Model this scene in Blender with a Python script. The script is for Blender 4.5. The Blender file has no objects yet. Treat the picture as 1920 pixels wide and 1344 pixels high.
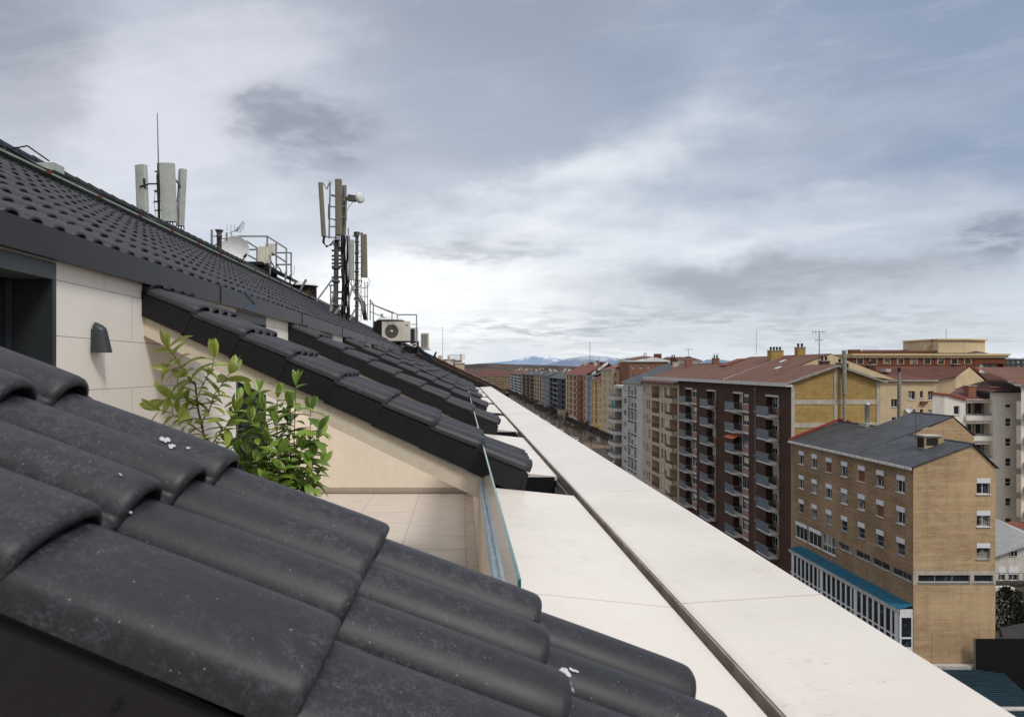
import bpy, math, random
import numpy as np
from math import sin, cos, pi, radians, sqrt, atan2
from mathutils import Vector, Matrix

random.seed(7)
rng = np.random.RandomState(7)
SC = bpy.context.scene
COL = SC.collection
GZ = -28.0            # street level; the camera's eye is at height 0

# ------------------------------------------------------------------ helpers
WL = {}
def _link(o, parent, loc):
    COL.objects.link(o)
    loc = Vector(loc)
    WL[o.name] = loc
    if parent is not None:
        o.parent = parent
        o.location = loc - WL[parent.name]
    else:
        o.location = loc
    return o

def tag(o, label=None, cat=None, group=None, kind=None):
    if label: o['label'] = label
    if cat: o['category'] = cat
    if group: o['group'] = group
    if kind: o['kind'] = kind
    return o

def thing(name, loc, label, cat, group=None):
    o = bpy.data.objects.new(name, None)
    o.empty_display_size = 0.3
    _link(o, None, loc)
    return tag(o, label, cat, group)

def children(o):
    return [c for c in bpy.data.objects if c.parent == o]

def copy_tree(o, parent=None, loc=None, rotz=None):
    c = o.copy(); COL.objects.link(c)
    if parent is not None: c.parent = parent
    if loc is not None: c.location = loc
    if rotz is not None: c.rotation_euler = (0, 0, rotz)
    for ch in children(o): copy_tree(ch, c)
    return c

def at(px, py, Y):
    """point of the photo's view at depth Y"""
    return Vector(((px-867.0)/1280.0*Y, Y, -(py-691.0)/1280.0*Y))

class MB:
    def __init__(s): s.V=[]; s.F=[]; s.M=[]; s.S=[]
    def add(s, verts, faces, m=0, sm=False):
        b=len(s.V); s.V += [tuple(v) for v in verts]
        for f in faces:
            s.F.append(tuple(b+i for i in f)); s.M.append(m); s.S.append(sm)
    def poly(s, pts, m=0): s.add(pts, [tuple(range(len(pts)))], m)
    def box(s, x0,x1,y0,y1,z0,z1, m=0):
        s.add([(x0,y0,z0),(x1,y0,z0),(x1,y1,z0),(x0,y1,z0),(x0,y0,z1),(x1,y0,z1),(x1,y1,z1),(x0,y1,z1)],
              [(0,3,2,1),(4,5,6,7),(0,1,5,4),(1,2,6,5),(2,3,7,6),(3,0,4,7)], m)
    def prism(s, pts, vec, m=0):
        n=len(pts); v=Vector(vec); a=[Vector(p) for p in pts]
        s.add(a+[p+v for p in a], [tuple(range(n))[::-1], tuple(range(n,2*n))]+[(i,(i+1)%n,n+(i+1)%n,n+i) for i in range(n)], m)
    def tube(s, p0, p1, r0, r1=None, n=8, m=0, caps=True):
        if r1 is None: r1=r0
        p0=Vector(p0); p1=Vector(p1); d=(p1-p0)
        if d.length<1e-6: return
        d.normalize()
        a=Vector((0,0,1)) if abs(d.z)<.9 else Vector((1,0,0))
        u=d.cross(a).normalized(); w=d.cross(u)
        vs=[]; 
        for p,r in ((p0,r0),(p1,r1)):
            for i in range(n):
                t=2*pi*i/n; vs.append(p+u*cos(t)*r+w*sin(t)*r)
        s.add(vs,[(i,(i+1)%n,n+(i+1)%n,n+i) for i in range(n)],m,True)
        if caps: s.add(vs[:n],[tuple(range(n))[::-1]],m); s.add(vs[n:],[tuple(range(n))],m)
    def path(s, pts, r, n=6, m=0):
        for a,b in zip(pts[:-1],pts[1:]): s.tube(a,b,r,r,n,m)
    def bar(s, p0, p1, w, h, m=0):
        p0=Vector(p0); p1=Vector(p1); d=(p1-p0).normalized()
        a=Vector((0,0,1)) if abs(d.z)<.9 else Vector((1,0,0))
        u=d.cross(a).normalized()*w/2; v=d.cross(u).normalized()*h/2
        vs=[p0-u-v,p0+u-v,p0+u+v,p0-u+v,p1-u-v,p1+u-v,p1+u+v,p1-u+v]
        s.add(vs,[(0,3,2,1),(4,5,6,7),(0,1,5,4),(1,2,6,5),(2,3,7,6),(3,0,4,7)],m)
    def lathe(s, c, prof, n=20, m=0, axis=(0,0,1), cap=True):
        """prof: list of (r,h) along axis"""
        c=Vector(c); ax=Vector(axis).normalized()
        a=Vector((0,0,1)) if abs(ax.z)<.9 else Vector((1,0,0))
        u=ax.cross(a).normalized(); w=ax.cross(u)
        vs=[]
        for r,h in prof:
            for i in range(n):
                t=2*pi*i/n; vs.append(c+ax*h+u*cos(t)*r+w*sin(t)*r)
        fs=[]
        for k in range(len(prof)-1):
            for i in range(n):
                fs.append((k*n+i,k*n+(i+1)%n,(k+1)*n+(i+1)%n,(k+1)*n+i))
        s.add(vs,fs,m,True)
        if cap:
            s.add(vs[:n],[tuple(range(n))[::-1]],m); s.add(vs[-n:],[tuple(range(n))],m)
    def build(s, name, mats, parent=None, origin=None, label=None):
        if not isinstance(mats,(list,tuple)): mats=[mats]
        if origin is None:
            origin = WL[parent.name] if parent is not None else (0,0,0)
        o3=np.array(tuple(origin))
        me=bpy.data.meshes.new(name)
        if s.V:
            V=np.array(s.V,dtype=float)-o3
            me.from_pydata(V.tolist(),[],s.F)
            me.polygons.foreach_set('material_index', s.M)
            me.polygons.foreach_set('use_smooth', s.S)
        for m in mats: me.materials.append(m)
        me.update()
        o=bpy.data.objects.new(name, me)
        _link(o,parent,origin)
        if label: o['label']=label
        return o

def npobj(name, V, F, M, mats, smooth, parent=None, origin=None):
    """fast mesh from numpy quads"""
    if origin is None: origin = WL[parent.name] if parent is not None else (0,0,0)
    me=bpy.data.meshes.new(name)
    V=V-np.array(tuple(origin))
    nF=len(F); me.vertices.add(len(V)); me.vertices.foreach_set('co', V.ravel())
    me.loops.add(nF*4); me.loops.foreach_set('vertex_index', F.ravel())
    me.polygons.add(nF); me.polygons.foreach_set('loop_start', np.arange(nF)*4)
    me.polygons.foreach_set('loop_total', np.full(nF,4))
    if not isinstance(mats,(list,tuple)): mats=[mats]
    for m in mats: me.materials.append(m)
    me.polygons.foreach_set('material_index', M)
    me.polygons.foreach_set('use_smooth', np.full(nF,smooth))
    me.update(calc_edges=True); me.validate()
    o=bpy.data.objects.new(name, me); _link(o,parent,origin); return o

# ---------------------------------------------------------------- materials
class NT:
    def __init__(s, nt): s.nt=nt; s.N=nt.nodes; s.L=nt.links
    def n(s, typ, **kw):
        o=s.N.new(typ)
        for k,v in kw.items(): setattr(o,k,v)
        return o
    def set(s, sock, v):
        if hasattr(v,'is_linked') or isinstance(v,bpy.types.NodeSocket): s.L.new(v,sock)
        else:
            if sock.type=='RGBA' and len(v)==3: v=(*v,1)
            sock.default_value=v
    def math(s, op, a, b=None, c=None, clamp=False):
        o=s.n('ShaderNodeMath',operation=op,use_clamp=clamp); s.set(o.inputs[0],a)
        if b is not None: s.set(o.inputs[1],b)
        if c is not None: s.set(o.inputs[2],c)
        return o.outputs[0]
    def vmath(s, op, a, b=None, out=0):
        o=s.n('ShaderNodeVectorMath',operation=op); s.set(o.inputs[0],a)
        if b is not None: s.set(o.inputs[1],b)
        return o.outputs[out]
    def sep(s, v):
        o=s.n('ShaderNodeSeparateXYZ'); s.L.new(v,o.inputs[0]); return o.outputs
    def comb(s, x,y,z=0.0):
        o=s.n('ShaderNodeCombineXYZ')
        for i,v in enumerate((x,y,z)): s.set(o.inputs[i],v)
        return o.outputs[0]
    def noise(s, vec, scale, detail=4, rough=.55, out=0, dist=0.0):
        o=s.n('ShaderNodeTexNoise'); s.set(o.inputs['Vector'],vec)
        o.inputs['Scale'].default_value=scale; o.inputs['Detail'].default_value=detail
        o.inputs['Roughness'].default_value=rough; o.inputs['Distortion'].default_value=dist
        return o.outputs[out]
    def mix(s, f, a, b, blend='MIX'):
        o=s.n('ShaderNodeMix',data_type='RGBA',blend_type=blend)
        s.set(o.inputs[0],f); s.set(o.inputs[6],a); s.set(o.inputs[7],b); return o.outputs[2]
    def ramp(s, f, pts, interp='LINEAR'):
        o=s.n('ShaderNodeValToRGB'); o.color_ramp.interpolation=interp
        while len(o.color_ramp.elements)<len(pts): o.color_ramp.elements.new(.5)
        for e,(p,c) in zip(o.color_ramp.elements,pts):
            e.position=p; e.color=(c,c,c,1) if isinstance(c,(int,float)) else (*c,1)
        s.set(o.inputs[0],f); return o.outputs[0]
    def smooth(s, v, a, b):
        o=s.n('ShaderNodeMapRange',interpolation_type='SMOOTHSTEP'); s.set(o.inputs[0],v)
        o.inputs[1].default_value=a; o.inputs[2].default_value=b; return o.outputs[0]

def newmat(name):
    m=bpy.data.materials.new(name); m.use_nodes=True
    t=NT(m.node_tree); b=t.N['Principled BSDF']
    return m,t,b

def pos(t): return t.n('ShaderNodeNewGeometry').outputs['Position']

def mat(name, col, rough=.8, var=.18, scale=1.5, bump=0.0, bscale=60, metal=0.0, spec=.3, streak=0.0, stain=0.0):
    """plain weathered surface: colour broken by two noises, optional run-down streaks and bump"""
    m,t,b=newmat(name); p=pos(t)
    n1=t.noise(p,scale,5); n2=t.noise(p,scale*9,4)
    f=t.math('MULTIPLY_ADD',n1,.65,t.math('MULTIPLY',n2,.35))
    f=t.smooth(f,.3,.7)
    lo=tuple(c*(1-var) for c in col); hi=tuple(min(1,c*(1+var)) for c in col)
    c=t.mix(f,lo,hi)
    if streak>0:
        x,y,z=t.sep(p)[:3]
        sv=t.comb(t.math('MULTIPLY',t.math('ADD',x,y),1.3),t.math('MULTIPLY',z,.12))
        sn=t.smooth(t.noise(sv,2.2,5,.65),.42,.72)
        c=t.mix(t.math('MULTIPLY',sn,streak),c,tuple(v*.35 for v in col))
    if stain>0:
        sn=t.smooth(t.noise(p,.35,6,.7),.45,.7)
        c=t.mix(t.math('MULTIPLY',sn,stain),c,tuple(v*.45 for v in col))
    t.set(b.inputs['Base Color'],c)
    t.set(b.inputs['Roughness'],rough); t.set(b.inputs['Metallic'],metal)
    b.inputs['Specular IOR Level'].default_value=spec
    if bump>0:
        bn=t.n('ShaderNodeBump'); bn.inputs['Strength'].default_value=bump; bn.inputs['Distance'].default_value=.01
        t.set(bn.inputs['Height'],t.noise(p,bscale,3)); t.set(b.inputs['Normal'],bn.outputs[0])
    return m

def mat_brick(name, c1, c2, mortar, bw=.5, bh=.16, ms=.02, rough=.85, patch=.3, diag=False, streak=.3):
    m,t,b=newmat(name); p=pos(t); x,y,z=t.sep(p)[:3]
    v=t.comb(t.math('ADD',x,y),z)
    br=t.n('ShaderNodeTexBrick'); t.set(br.inputs['Vector'],v)
    br.inputs['Scale'].default_value=1; br.inputs['Brick Width'].default_value=bw
    br.inputs['Row Height'].default_value=bh; br.inputs['Mortar Size'].default_value=ms
    br.inputs['Mortar Smooth'].default_value=.4; br.inputs['Bias'].default_value=0
    t.set(br.inputs['Color1'],c1); t.set(br.inputs['Color2'],c2); t.set(br.inputs['Mortar'],mortar)
    c=br.outputs[0]
    # odd bricks, blotches, run-down dirt
    n=t.noise(t.comb(t.math('MULTIPLY',t.math('ADD',x,y),.5),t.math('MULTIPLY',z,2.5)),1.1,6,.7)
    c=t.mix(t.math('MULTIPLY',t.smooth(n,.5,.75),patch),c,tuple(q*.45 for q in c2))
    bn_=t.noise(t.comb(t.math('MULTIPLY',t.math('ADD',x,y),.06),t.math('MULTIPLY',z,1.7)),1.0,5,.75)
    c=t.mix(t.math('MULTIPLY',t.smooth(bn_,.52,.66),patch*.8),c,tuple(min(1,q*1.3) for q in c1))
    c=t.mix(t.math('MULTIPLY',t.smooth(bn_,.48,.36),patch*.8),c,(c2[0]*.85,c2[1]*.68,c2[2]*.62))
    n2=t.noise(p,.22,4)
    c=t.mix(t.math('MULTIPLY',t.smooth(n2,.4,.7),patch*.9),c,tuple(min(1,q*1.25) for q in c1))
    sv=t.comb(t.math('MULTIPLY',t.math('ADD',x,y),1.1),t.math('MULTIPLY',z,.1))
    sn=t.smooth(t.noise(sv,2.0,5,.65),.45,.75)
    c=t.mix(t.math('MULTIPLY',sn,streak),c,tuple(q*.4 for q in c1))
    t.set(b.inputs['Base Color'],c); t.set(b.inputs['Roughness'],rough)
    b.inputs['Specular IOR Level'].default_value=.2
    return m

def mat_roof(name, c1, c2, course=.15, rough=.8, lines=.5, ridge_y=0.0):
    """distant tiled roof: course lines by height, tile rows, patches"""
    m,t,b=newmat(name); p=pos(t); x,y,z=t.sep(p)[:3]
    f=t.math('FRACT',t.math('DIVIDE',z,course))
    ln=t.smooth(t.math('ABSOLUTE',t.math('SUBTRACT',f,.5)),.32,.5)
    cell=t.comb(t.math('FLOOR',t.math('MULTIPLY',t.math('ADD',x,y),3.0)),t.math('FLOOR',t.math('DIVIDE',z,course)))
    wn=t.n('ShaderNodeTexWhiteNoise',noise_dimensions='2D'); t.set(wn.inputs[0],cell)
    c=t.mix(wn.outputs[0],c1,c2)
    n=t.smooth(t.noise(p,.5,6,.7),.35,.7)
    c=t.mix(t.math('MULTIPLY',n,.45),c,tuple(q*.55 for q in c1))
    c=t.mix(t.math('MULTIPLY',ln,lines),c,tuple(q*.3 for q in c1))
    t.set(b.inputs['Base Color'],c); t.set(b.inputs['Roughness'],rough)
    b.inputs['Specular IOR Level'].default_value=.3
    return m

def mat_pane(name, dark=(.012,.016,.02), curt=(.35,.33,.3), p_curt=.35):
    m,t,b=newmat(name)
    oi=t.n('ShaderNodeObjectInfo'); p=pos(t); x,y,z=t.sep(p)[:3]
    sel=t.math('LESS_THAN',oi.outputs['Random'],p_curt)
    fold=t.math('MULTIPLY_ADD',t.noise(t.comb(t.math('MULTIPLY',t.math('ADD',x,y),9),z),1.2,3),.5,.5)
    cc=t.mix(fold,tuple(q*.35 for q in curt),curt)
    cc=t.mix(t.smooth(t.noise(p,.9,3),.4,.6),cc,dark)
    c=t.mix(sel,t.mix(t.smooth(t.noise(p,1.3,3),.55,.7),dark,tuple(q*4+.01 for q in dark)),cc)
    t.set(b.inputs['Base Color'],c); t.set(b.inputs['Roughness'],.12)
    b.inputs['Specular IOR Level'].default_value=.6
    return m

M={}
# --- near building
def tile_material():
    m,t,b=newmat('glazed charcoal roof tile'); p=pos(t)
    n1=t.noise(p,48,5,.75,dist=.3); n2=t.noise(p,240,4,.75); n3=t.noise(p,2.6,3)
    dust=t.math('MULTIPLY',t.smooth(n1,.38,.68),t.smooth(n2,.40,.64))
    dust=t.math('MULTIPLY',dust,t.math('MULTIPLY_ADD',t.smooth(n3,.35,.65),.8,.2))
    c=t.mix(dust,(.0145,.0140,.0180),(.085,.085,.102))
    vo=t.n('ShaderNodeTexVoronoi',feature='F1'); t.set(vo.inputs['Vector'],p); vo.inputs['Scale'].default_value=95
    wn=t.n('ShaderNodeTexWhiteNoise',noise_dimensions='3D'); t.set(wn.inputs[0],vo.outputs['Position'])
    sp=t.math('MULTIPLY',t.math('LESS_THAN',vo.outputs['Distance'],t.math('MULTIPLY_ADD',n2,.16,-.015)),t.math('GREATER_THAN',wn.outputs[0],.66))
    c=t.mix(t.math('MULTIPLY',sp,.75),c,(.45,.46,.48))
    t.set(b.inputs['Base Color'],c)
    t.set(b.inputs['Roughness'],t.math('MULTIPLY_ADD',dust,.3,t.math('MULTIPLY_ADD',n3,.12,.42)))
    b.inputs['Specular IOR Level'].default_value=.40
    bn=t.n('ShaderNodeBump'); bn.inputs['Strength'].default_value=.10; bn.inputs['Distance'].default_value=.002
    t.set(bn.inputs['Height'],t.math('MULTIPLY_ADD',n2,.4,t.noise(p,260,3))); t.set(b.inputs['Normal'],bn.outputs[0])
    return m
M['tile']=tile_material()
M['slab']=mat('charcoal verge tile',(.0065,.0063,.0075),.55,.35,6,.15,150,spec=.35)
M['fascia']=mat('coated dark steel fascia',(.014,.0135,.0145),.42,.25,2.5,.05,60,spec=.45,stain=.2)
M['black']=mat('black recess',(.006,.006,.007),.9,.1,1)
M['anth']=mat('anthracite aluminium',(.028,.033,.037),.45,.12,3,spec=.45)
M['greypanel']=mat('grey lintel panel',(.085,.095,.10),.5,.1,3,spec=.4)
M['stucco']=mat('cream scratched render',(.76,.66,.53),.9,.07,2.5,.9,260,stain=.06)
M['stucco_dark']=mat('cream smooth render',(.80,.70,.58),.9,.07,2.0,.25,160,stain=.16,streak=.07)
M['sealant']=mat('cream sealant',(.55,.46,.34),.8,.2,20)

def mat_wallpanel():
    m,t,b=newmat('fibre cement wall panels'); p=pos(t); x,y,z=t.sep(p)[:3]
    br=t.n('ShaderNodeTexBrick'); t.set(br.inputs['Vector'],t.comb(t.math('ADD',y,.22),t.math('ADD',z,.121)))
    br.inputs['Scale'].default_value=1; br.inputs['Brick Width'].default_value=.92; br.inputs['Row Height'].default_value=.2915
    br.inputs['Mortar Size'].default_value=.0016; br.inputs['Mortar Smooth'].default_value=.1; br.offset=.37
    t.set(br.inputs['Color1'],(.79,.745,.69)); t.set(br.inputs['Color2'],(.77,.72,.665)); t.set(br.inputs['Mortar'],(.10,.085,.07))
    n=t.smooth(t.noise(p,2.0,6,.7),.35,.75)
    c=t.mix(t.math('MULTIPLY',n,.16),br.outputs[0],(.50,.46,.42))
    t.set(b.inputs['Base Color'],c); t.set(b.inputs['Roughness'],.75)
    bn=t.n('ShaderNodeBump'); bn.inputs['Strength'].default_value=.15; bn.inputs['Distance'].default_value=.004
    t.set(bn.inputs['Height'],t.noise(p,90,4)); t.set(b.inputs['Normal'],bn.outputs[0])
    return m
M['wallpanel']=mat_wallpanel()

def mat_porcelain():
    """pale cornice slab with rain drops and drying marks"""
    m,t,b=newmat('pale cornice slab'); p=pos(t); x,y,z=t.sep(p)[:3]
    n=t.noise(p,1.1,6,.65)
    c=t.mix(t.smooth(n,.3,.75),(.725,.675,.615),(.64,.59,.535))
    # fine wavy water lines
    v=t.comb(t.math('MULTIPLY',x,7),t.math('MULTIPLY',y,22),z)
    w=t.noise(v,1.0,3,.5,dist=1.2)
    line=t.math('SUBTRACT',1.0,t.smooth(t.math('ABSOLUTE',t.math('SUBTRACT',w,.5)),.0,.012))
    msk=t.smooth(t.noise(p,3.2,4,.7),.5,.62)
    lm=t.math('MULTIPLY',line,msk)
    c=t.mix(t.math('MULTIPLY',lm,.6),c,(.36,.31,.28))
    wst=t.smooth(t.noise(t.comb(t.math('MULTIPLY',x,1.2),t.math('MULTIPLY',y,.8)),1.0,7,.72,dist=1.0),.52,.60)
    c=t.mix(t.math('MULTIPLY',wst,.10),c,(.45,.39,.34))
    eg=t.smooth(t.math('ABSOLUTE',t.math('SUBTRACT',t.math('MULTIPLY_ADD',n,.06,x),.785)),.055,.0)
    c=t.mix(t.math('MULTIPLY',eg,.30),c,(.36,.31,.27))
    d=t.smooth(t.noise(p,9,6,.75),.6,.85)
    c=t.mix(t.math('MULTIPLY',d,.18),c,(.5,.46,.43))
    t.set(b.inputs['Base Color'],c)
    t.set(b.inputs['Roughness'],t.math('MULTIPLY_ADD',t.noise(p,5,5,.7),.35,.22))
    b.inputs['Specular IOR Level'].default_value=.45
    bn=t.n('ShaderNodeBump'); bn.inputs['Strength'].default_value=.25; bn.inputs['Distance'].default_value=.004
    t.set(bn.inputs['Height'],t.math('ADD',lm,t.math('MULTIPLY',t.noise(p,30,3),.3))); t.set(b.inputs['Normal'],bn.outputs[0])
    return m
M['porcelain']=mat_porcelain()
M['groove']=mat('grimy joint profile',(.26,.225,.20),.8,.35,12,.3,90,stain=.4)

def mat_floor():
    m,t,b=newmat('greige porcelain floor tile'); p=pos(t); x,y,z=t.sep(p)[:3]
    g=t.noise(t.comb(t.math('MULTIPLY',x,1.2),t.math('MULTIPLY',y,14)),1.6,6,.7)
    c=t.mix(t.smooth(g,.3,.7),(.50,.44,.385),(.62,.56,.50))
    wet=t.smooth(t.math('ADD',x,t.math('MULTIPLY',t.noise(t.comb(t.math('MULTIPLY',x,.3),y),4,4,.6),.35)),.06,.24)
    c=t.mix(t.math('MULTIPLY',wet,.5),c,(.31,.255,.21))
    # dried water rings
    vo=t.n('ShaderNodeTexVoronoi',feature='SMOOTH_F1'); t.set(vo.inputs['Vector'],p); vo.inputs['Scale'].default_value=6
    rg=t.math('SUBTRACT',1.0,t.smooth(t.math('ABSOLUTE',t.math('SUBTRACT',vo.outputs['Distance'],.33)),0,.03))
    rm=t.math('MULTIPLY',rg,t.smooth(t.noise(p,1.4,3),.52,.65))
    c=t.mix(t.math('MULTIPLY',rm,.35),c,(.62,.56,.5))
    t.set(b.inputs['Base Color'],c)
    t.set(b.inputs['Roughness'],t.math('MULTIPLY_ADD',wet,-.3,.55))
    return m
M['floor']=mat_floor()
M['grout']=mat('tile grout',(.26,.215,.18),.9,.2,8)
M['skirting']=mat('greige skirting tile',(.40,.33,.285),.6,.12,6)
M['alu']=mat('brushed aluminium profile',(.42,.50,.55),.35,.3,18,.1,200,metal=.5,spec=.5)

def mat_glass():
    m,t,b=newmat('clear balustrade glass')
    b.inputs['Base Color'].default_value=(.93,.97,.96,1); b.inputs['Roughness'].default_value=.01
    b.inputs['Transmission Weight'].default_value=1.0; b.inputs['IOR'].default_value=1.45
    return m
M['glass']=mat_glass()
M['glassedge']=mat('green glass edge',(.035,.16,.15),.15,.25,8,spec=.6)
M['dropping']=mat('dried bird dropping',(.55,.56,.58),.8,.15,40)

# equipment
M['radome']=mat('weathered antenna radome',(.42,.44,.41),.6,.12,5,stain=.25,streak=.15)
M['radome_dark']=mat('brown grey antenna radome',(.185,.165,.13),.6,.15,5,streak=.25)
M['galv']=mat('galvanised steel',(.27,.28,.285),.5,.2,8,metal=.35,spec=.5)
M['rustpole']=mat('grimy steel pole',(.10,.09,.08),.7,.3,8,metal=.2,stain=.3)
M['cable']=mat('black cable',(.012,.013,.016),.6,.1,5)
M['bluecable']=mat('blue wire',(.03,.12,.30),.5,.1,5)
M['acwhite']=mat('cream enamel casing',(.68,.64,.55),.45,.06,3,spec=.45,streak=.08)
M['grille']=mat('fan grille',(.13,.12,.11),.6,.1,4)
M['dish']=mat('white dish',(.66,.67,.68),.55,.06,4,stain=.15)
M['redclamp']=mat('red plastic clamp',(.16,.035,.028),.5,.1,9)
M['greenline']=mat('pale green lifeline',(.25,.32,.26),.5,.2,12)
M['nest']=mat('twig nest',(.14,.09,.045),.95,.4,30)
M['navy']=mat('dark blue grille',(.012,.03,.05),.5,.2,9)

def mat_leaf(name,c1,c2):
    m,t,b=newmat(name); p=pos(t)
    g=t.n('ShaderNodeNewGeometry'); r=g.outputs['Random Per Island']
    c=t.mix(r,c1,c2); c=t.mix(t.math('MULTIPLY',g.outputs['Backfacing'],.45),c,tuple(min(1,q*1.5+.02) for q in c1))
    t.set(b.inputs['Base Color'],c); b.inputs['Roughness'].default_value=.32
    b.inputs['Specular IOR Level'].default_value=.45
    tr=t.n('ShaderNodeBsdfTranslucent'); t.set(tr.inputs[0],t.mix(.5,c,tuple(q*1.5 for q in c2)))
    mx=t.n('ShaderNodeMixShader'); mx.inputs[0].default_value=.22
    t.L.new(b.outputs[0],mx.inputs[1]); t.L.new(tr.outputs[0],mx.inputs[2])
    out=[q for q in t.N if q.type=='OUTPUT_MATERIAL'][0]; t.L.new(mx.outputs[0],out.inputs[0])
    return m
M['leaf_light']=mat_leaf('yellow green leaf',(.17,.22,.03),(.34,.39,.09))
M['leaf_dark']=mat_leaf('deep green leaf',(.05,.125,.018),(.26,.36,.06))
M['stem']=mat('plant stem',(.13,.10,.05),.8,.3,30)
M['pot']=mat('grey planter',(.10,.10,.10),.7,.15,8)

# opposite side
M['bk_brown']=mat_brick('dark brown facing brick',(.072,.038,.029),(.115,.060,.045),(.032,.021,.018),.55,.2,.03,patch=.4,streak=.2)
M['bk_yellow']=mat_brick('yellow gable brick',(.42,.29,.105),(.33,.215,.07),(.30,.22,.11),.5,.22,.02,patch=.4,streak=.22)
M['bk_tan']=mat_brick('tan facing brick',(.50,.365,.22),(.40,.27,.155),(.26,.175,.105),.5,.145,.018,patch=.55,streak=.32)
M['bk_tan_st']=mat_brick('tan relief brick',(.42,.29,.175),(.31,.205,.12),(.11,.075,.05),.36,.20,.045,patch=.42,streak=.35)
M['bk_red']=mat_brick('dark red facing brick',(.19,.062,.038),(.14,.045,.03),(.10,.05,.035),.6,.2,.02,patch=.35)
M['bk_orange']=mat_brick('orange facing brick',(.27,.125,.08),(.22,.10,.065),(.2,.12,.09),.7,.25,.02,patch=.2)
M['conc']=mat('weathered concrete band',(.46,.42,.35),.9,.15,1.2,streak=.4,stain=.25)
M['white_edge']=mat('white painted edge',(.62,.60,.57),.8,.12,2,streak=.25)
M['render_tan']=mat('beige render',(.54,.44,.32),.9,.1,1.0,streak=.22,stain=.12)
M['render_white']=mat('greyish white render',(.58,.55,.51),.9,.1,1.0,streak=.25,stain=.12)
M['render_cream']=mat('cream render',(.60,.47,.30),.9,.08,.9,streak=.18,stain=.1)
M['render_pale']=mat('pale cream render',(.74,.70,.63),.9,.07,.9,streak=.08,stain=.06)
M['render_yellow']=mat('ochre render',(.68,.46,.17),.9,.12,.6,streak=.2)
M['render_cream2']=mat('sandy render',(.60,.47,.31),.9,.1,.7,streak=.25)
M['render_grey']=mat('blue grey render',(.20,.22,.235),.9,.15,.6,streak=.3)
M['render_lgrey']=mat('light grey render',(.34,.36,.375),.9,.15,.5,streak=.3)
M['render_dark']=mat('dark grey facing',(.055,.056,.062),.8,.2,.6,streak=.3)
M['render_brown']=mat('brown facing',(.20,.145,.105),.9,.2,.5,streak=.3)
M['render_rust']=mat('rust render',(.27,.12,.075),.9,.2,.7,streak=.25)
M['pink']=mat('salmon spandrel',(.36,.20,.165),.85,.12,1.5,streak=.2)
M['bluepanel']=mat('blue grey balcony glass',(.13,.155,.18),.35,.2,1.3,spec=.5,streak=.2)
M['railmetal']=mat('grey painted railing',(.16,.17,.175),.6,.15,4)
M['redrail']=mat('red brown railing',(.16,.06,.045),.7,.2,4)
M['shutter']=mat('white shutter box',(.68,.69,.73),.6,.08,4)
M['blind_cream']=mat('cream roller blind',(.56,.50,.38),.8,.1,3)
M['blind_brown']=mat('brown roller blind',(.17,.065,.035),.8,.12,3)
M['awning_orange']=mat('orange striped awning',(.50,.15,.06),.8,.25,9)
M['awning_teal']=mat('teal awning cloth',(.02,.30,.28),.7,.15,4)
M['framewhite']=mat('white window frame',(.66,.67,.68),.6,.06,4)
M['framegrey']=mat('grey window frame',(.27,.28,.28),.6,.1,4)
M['framebrown']=mat('brown window frame',(.09,.045,.03),.6,.1,4)
M['framecream']=mat('cream window surround',(.62,.47,.26),.8,.08,4)
M['pane']=mat_pane('window glass')
M['pane_dark']=mat_pane('dark window glass',p_curt=.12)
M['pane_pale']=mat_pane('curtained window glass',curt=(.42,.44,.44),p_curt=.75)
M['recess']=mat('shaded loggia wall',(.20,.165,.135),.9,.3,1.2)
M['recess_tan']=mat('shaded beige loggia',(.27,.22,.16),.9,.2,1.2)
M['roof_brown']=mat_roof('brown roof tile',(.135,.065,.046),(.20,.095,.065),.16,lines=.55)
M['roof_red']=mat_roof('red roof tile',(.17,.055,.04),(.24,.085,.06),.2,lines=.4)
M['roof_dred']=mat_roof('dark red roof tile',(.105,.042,.033),(.155,.062,.047),.18,lines=.5)
M['roof_dull']=mat_roof('dull brown roof tile',(.12,.075,.06),(.16,.10,.08),.16,lines=.5)
M['roof_slate']=mat_roof('slate roof',(.048,.052,.060),(.080,.086,.098),.12,rough=.6,lines=.45)
M['gutter']=mat('pale gutter',(.44,.42,.40),.7,.2,3,streak=.3)
M['redflash']=mat('red painted flashing',(.27,.035,.03),.7,.2,4)
M['flue']=mat('steel flue',(.36,.37,.38),.4,.15,6,metal=.6)
M['cementpipe']=mat('fibre cement pipe',(.28,.26,.23),.9,.25,3,streak=.3)
M['bluemetal']=mat('blue profiled sheet',(.015,.12,.20),.45,.2,2,spec=.4,streak=.2)
M['bluemetal2']=mat('weathered blue corrugated sheet',(.018,.045,.065),.7,.25,1.5,streak=.3,stain=.3)
M['corr']=mat('pale corrugated sheet',(.34,.36,.38),.6,.12,2)
M['darkwall']=mat('black mesh screen',(.008,.008,.010),.9,.3,2)
M['stonewall']=mat('dark rubble wall',(.05,.042,.036),.95,.5,2.5,.5,12)
M['bark']=mat('plane tree bark',(.12,.10,.08),.95,.3,3)
M['twig']=mat('bare twigs',(.085,.065,.05),.95,.3,1.5)
M['shrub']=mat_leaf('dark evergreen leaf',(.006,.016,.004),(.016,.032,.008))
M['paint_dark']=mat('dark car paint',(.03,.035,.045),.25,.05,1,spec=.5)
M['paint_white']=mat('white car paint',(.65,.66,.68),.3,.04,1,spec=.5)
M['paint_red']=mat('red car paint',(.28,.03,.025),.3,.05,1,spec=.5)
M['paint_silver']=mat('silver car paint',(.36,.38,.40),.3,.05,1,spec=.5)
M['rubber']=mat('tyre rubber',(.02,.02,.02),.9,.1,5)
M['carglass']=mat('car glass',(.015,.02,.025),.1,.1,1,spec=.6)
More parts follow.
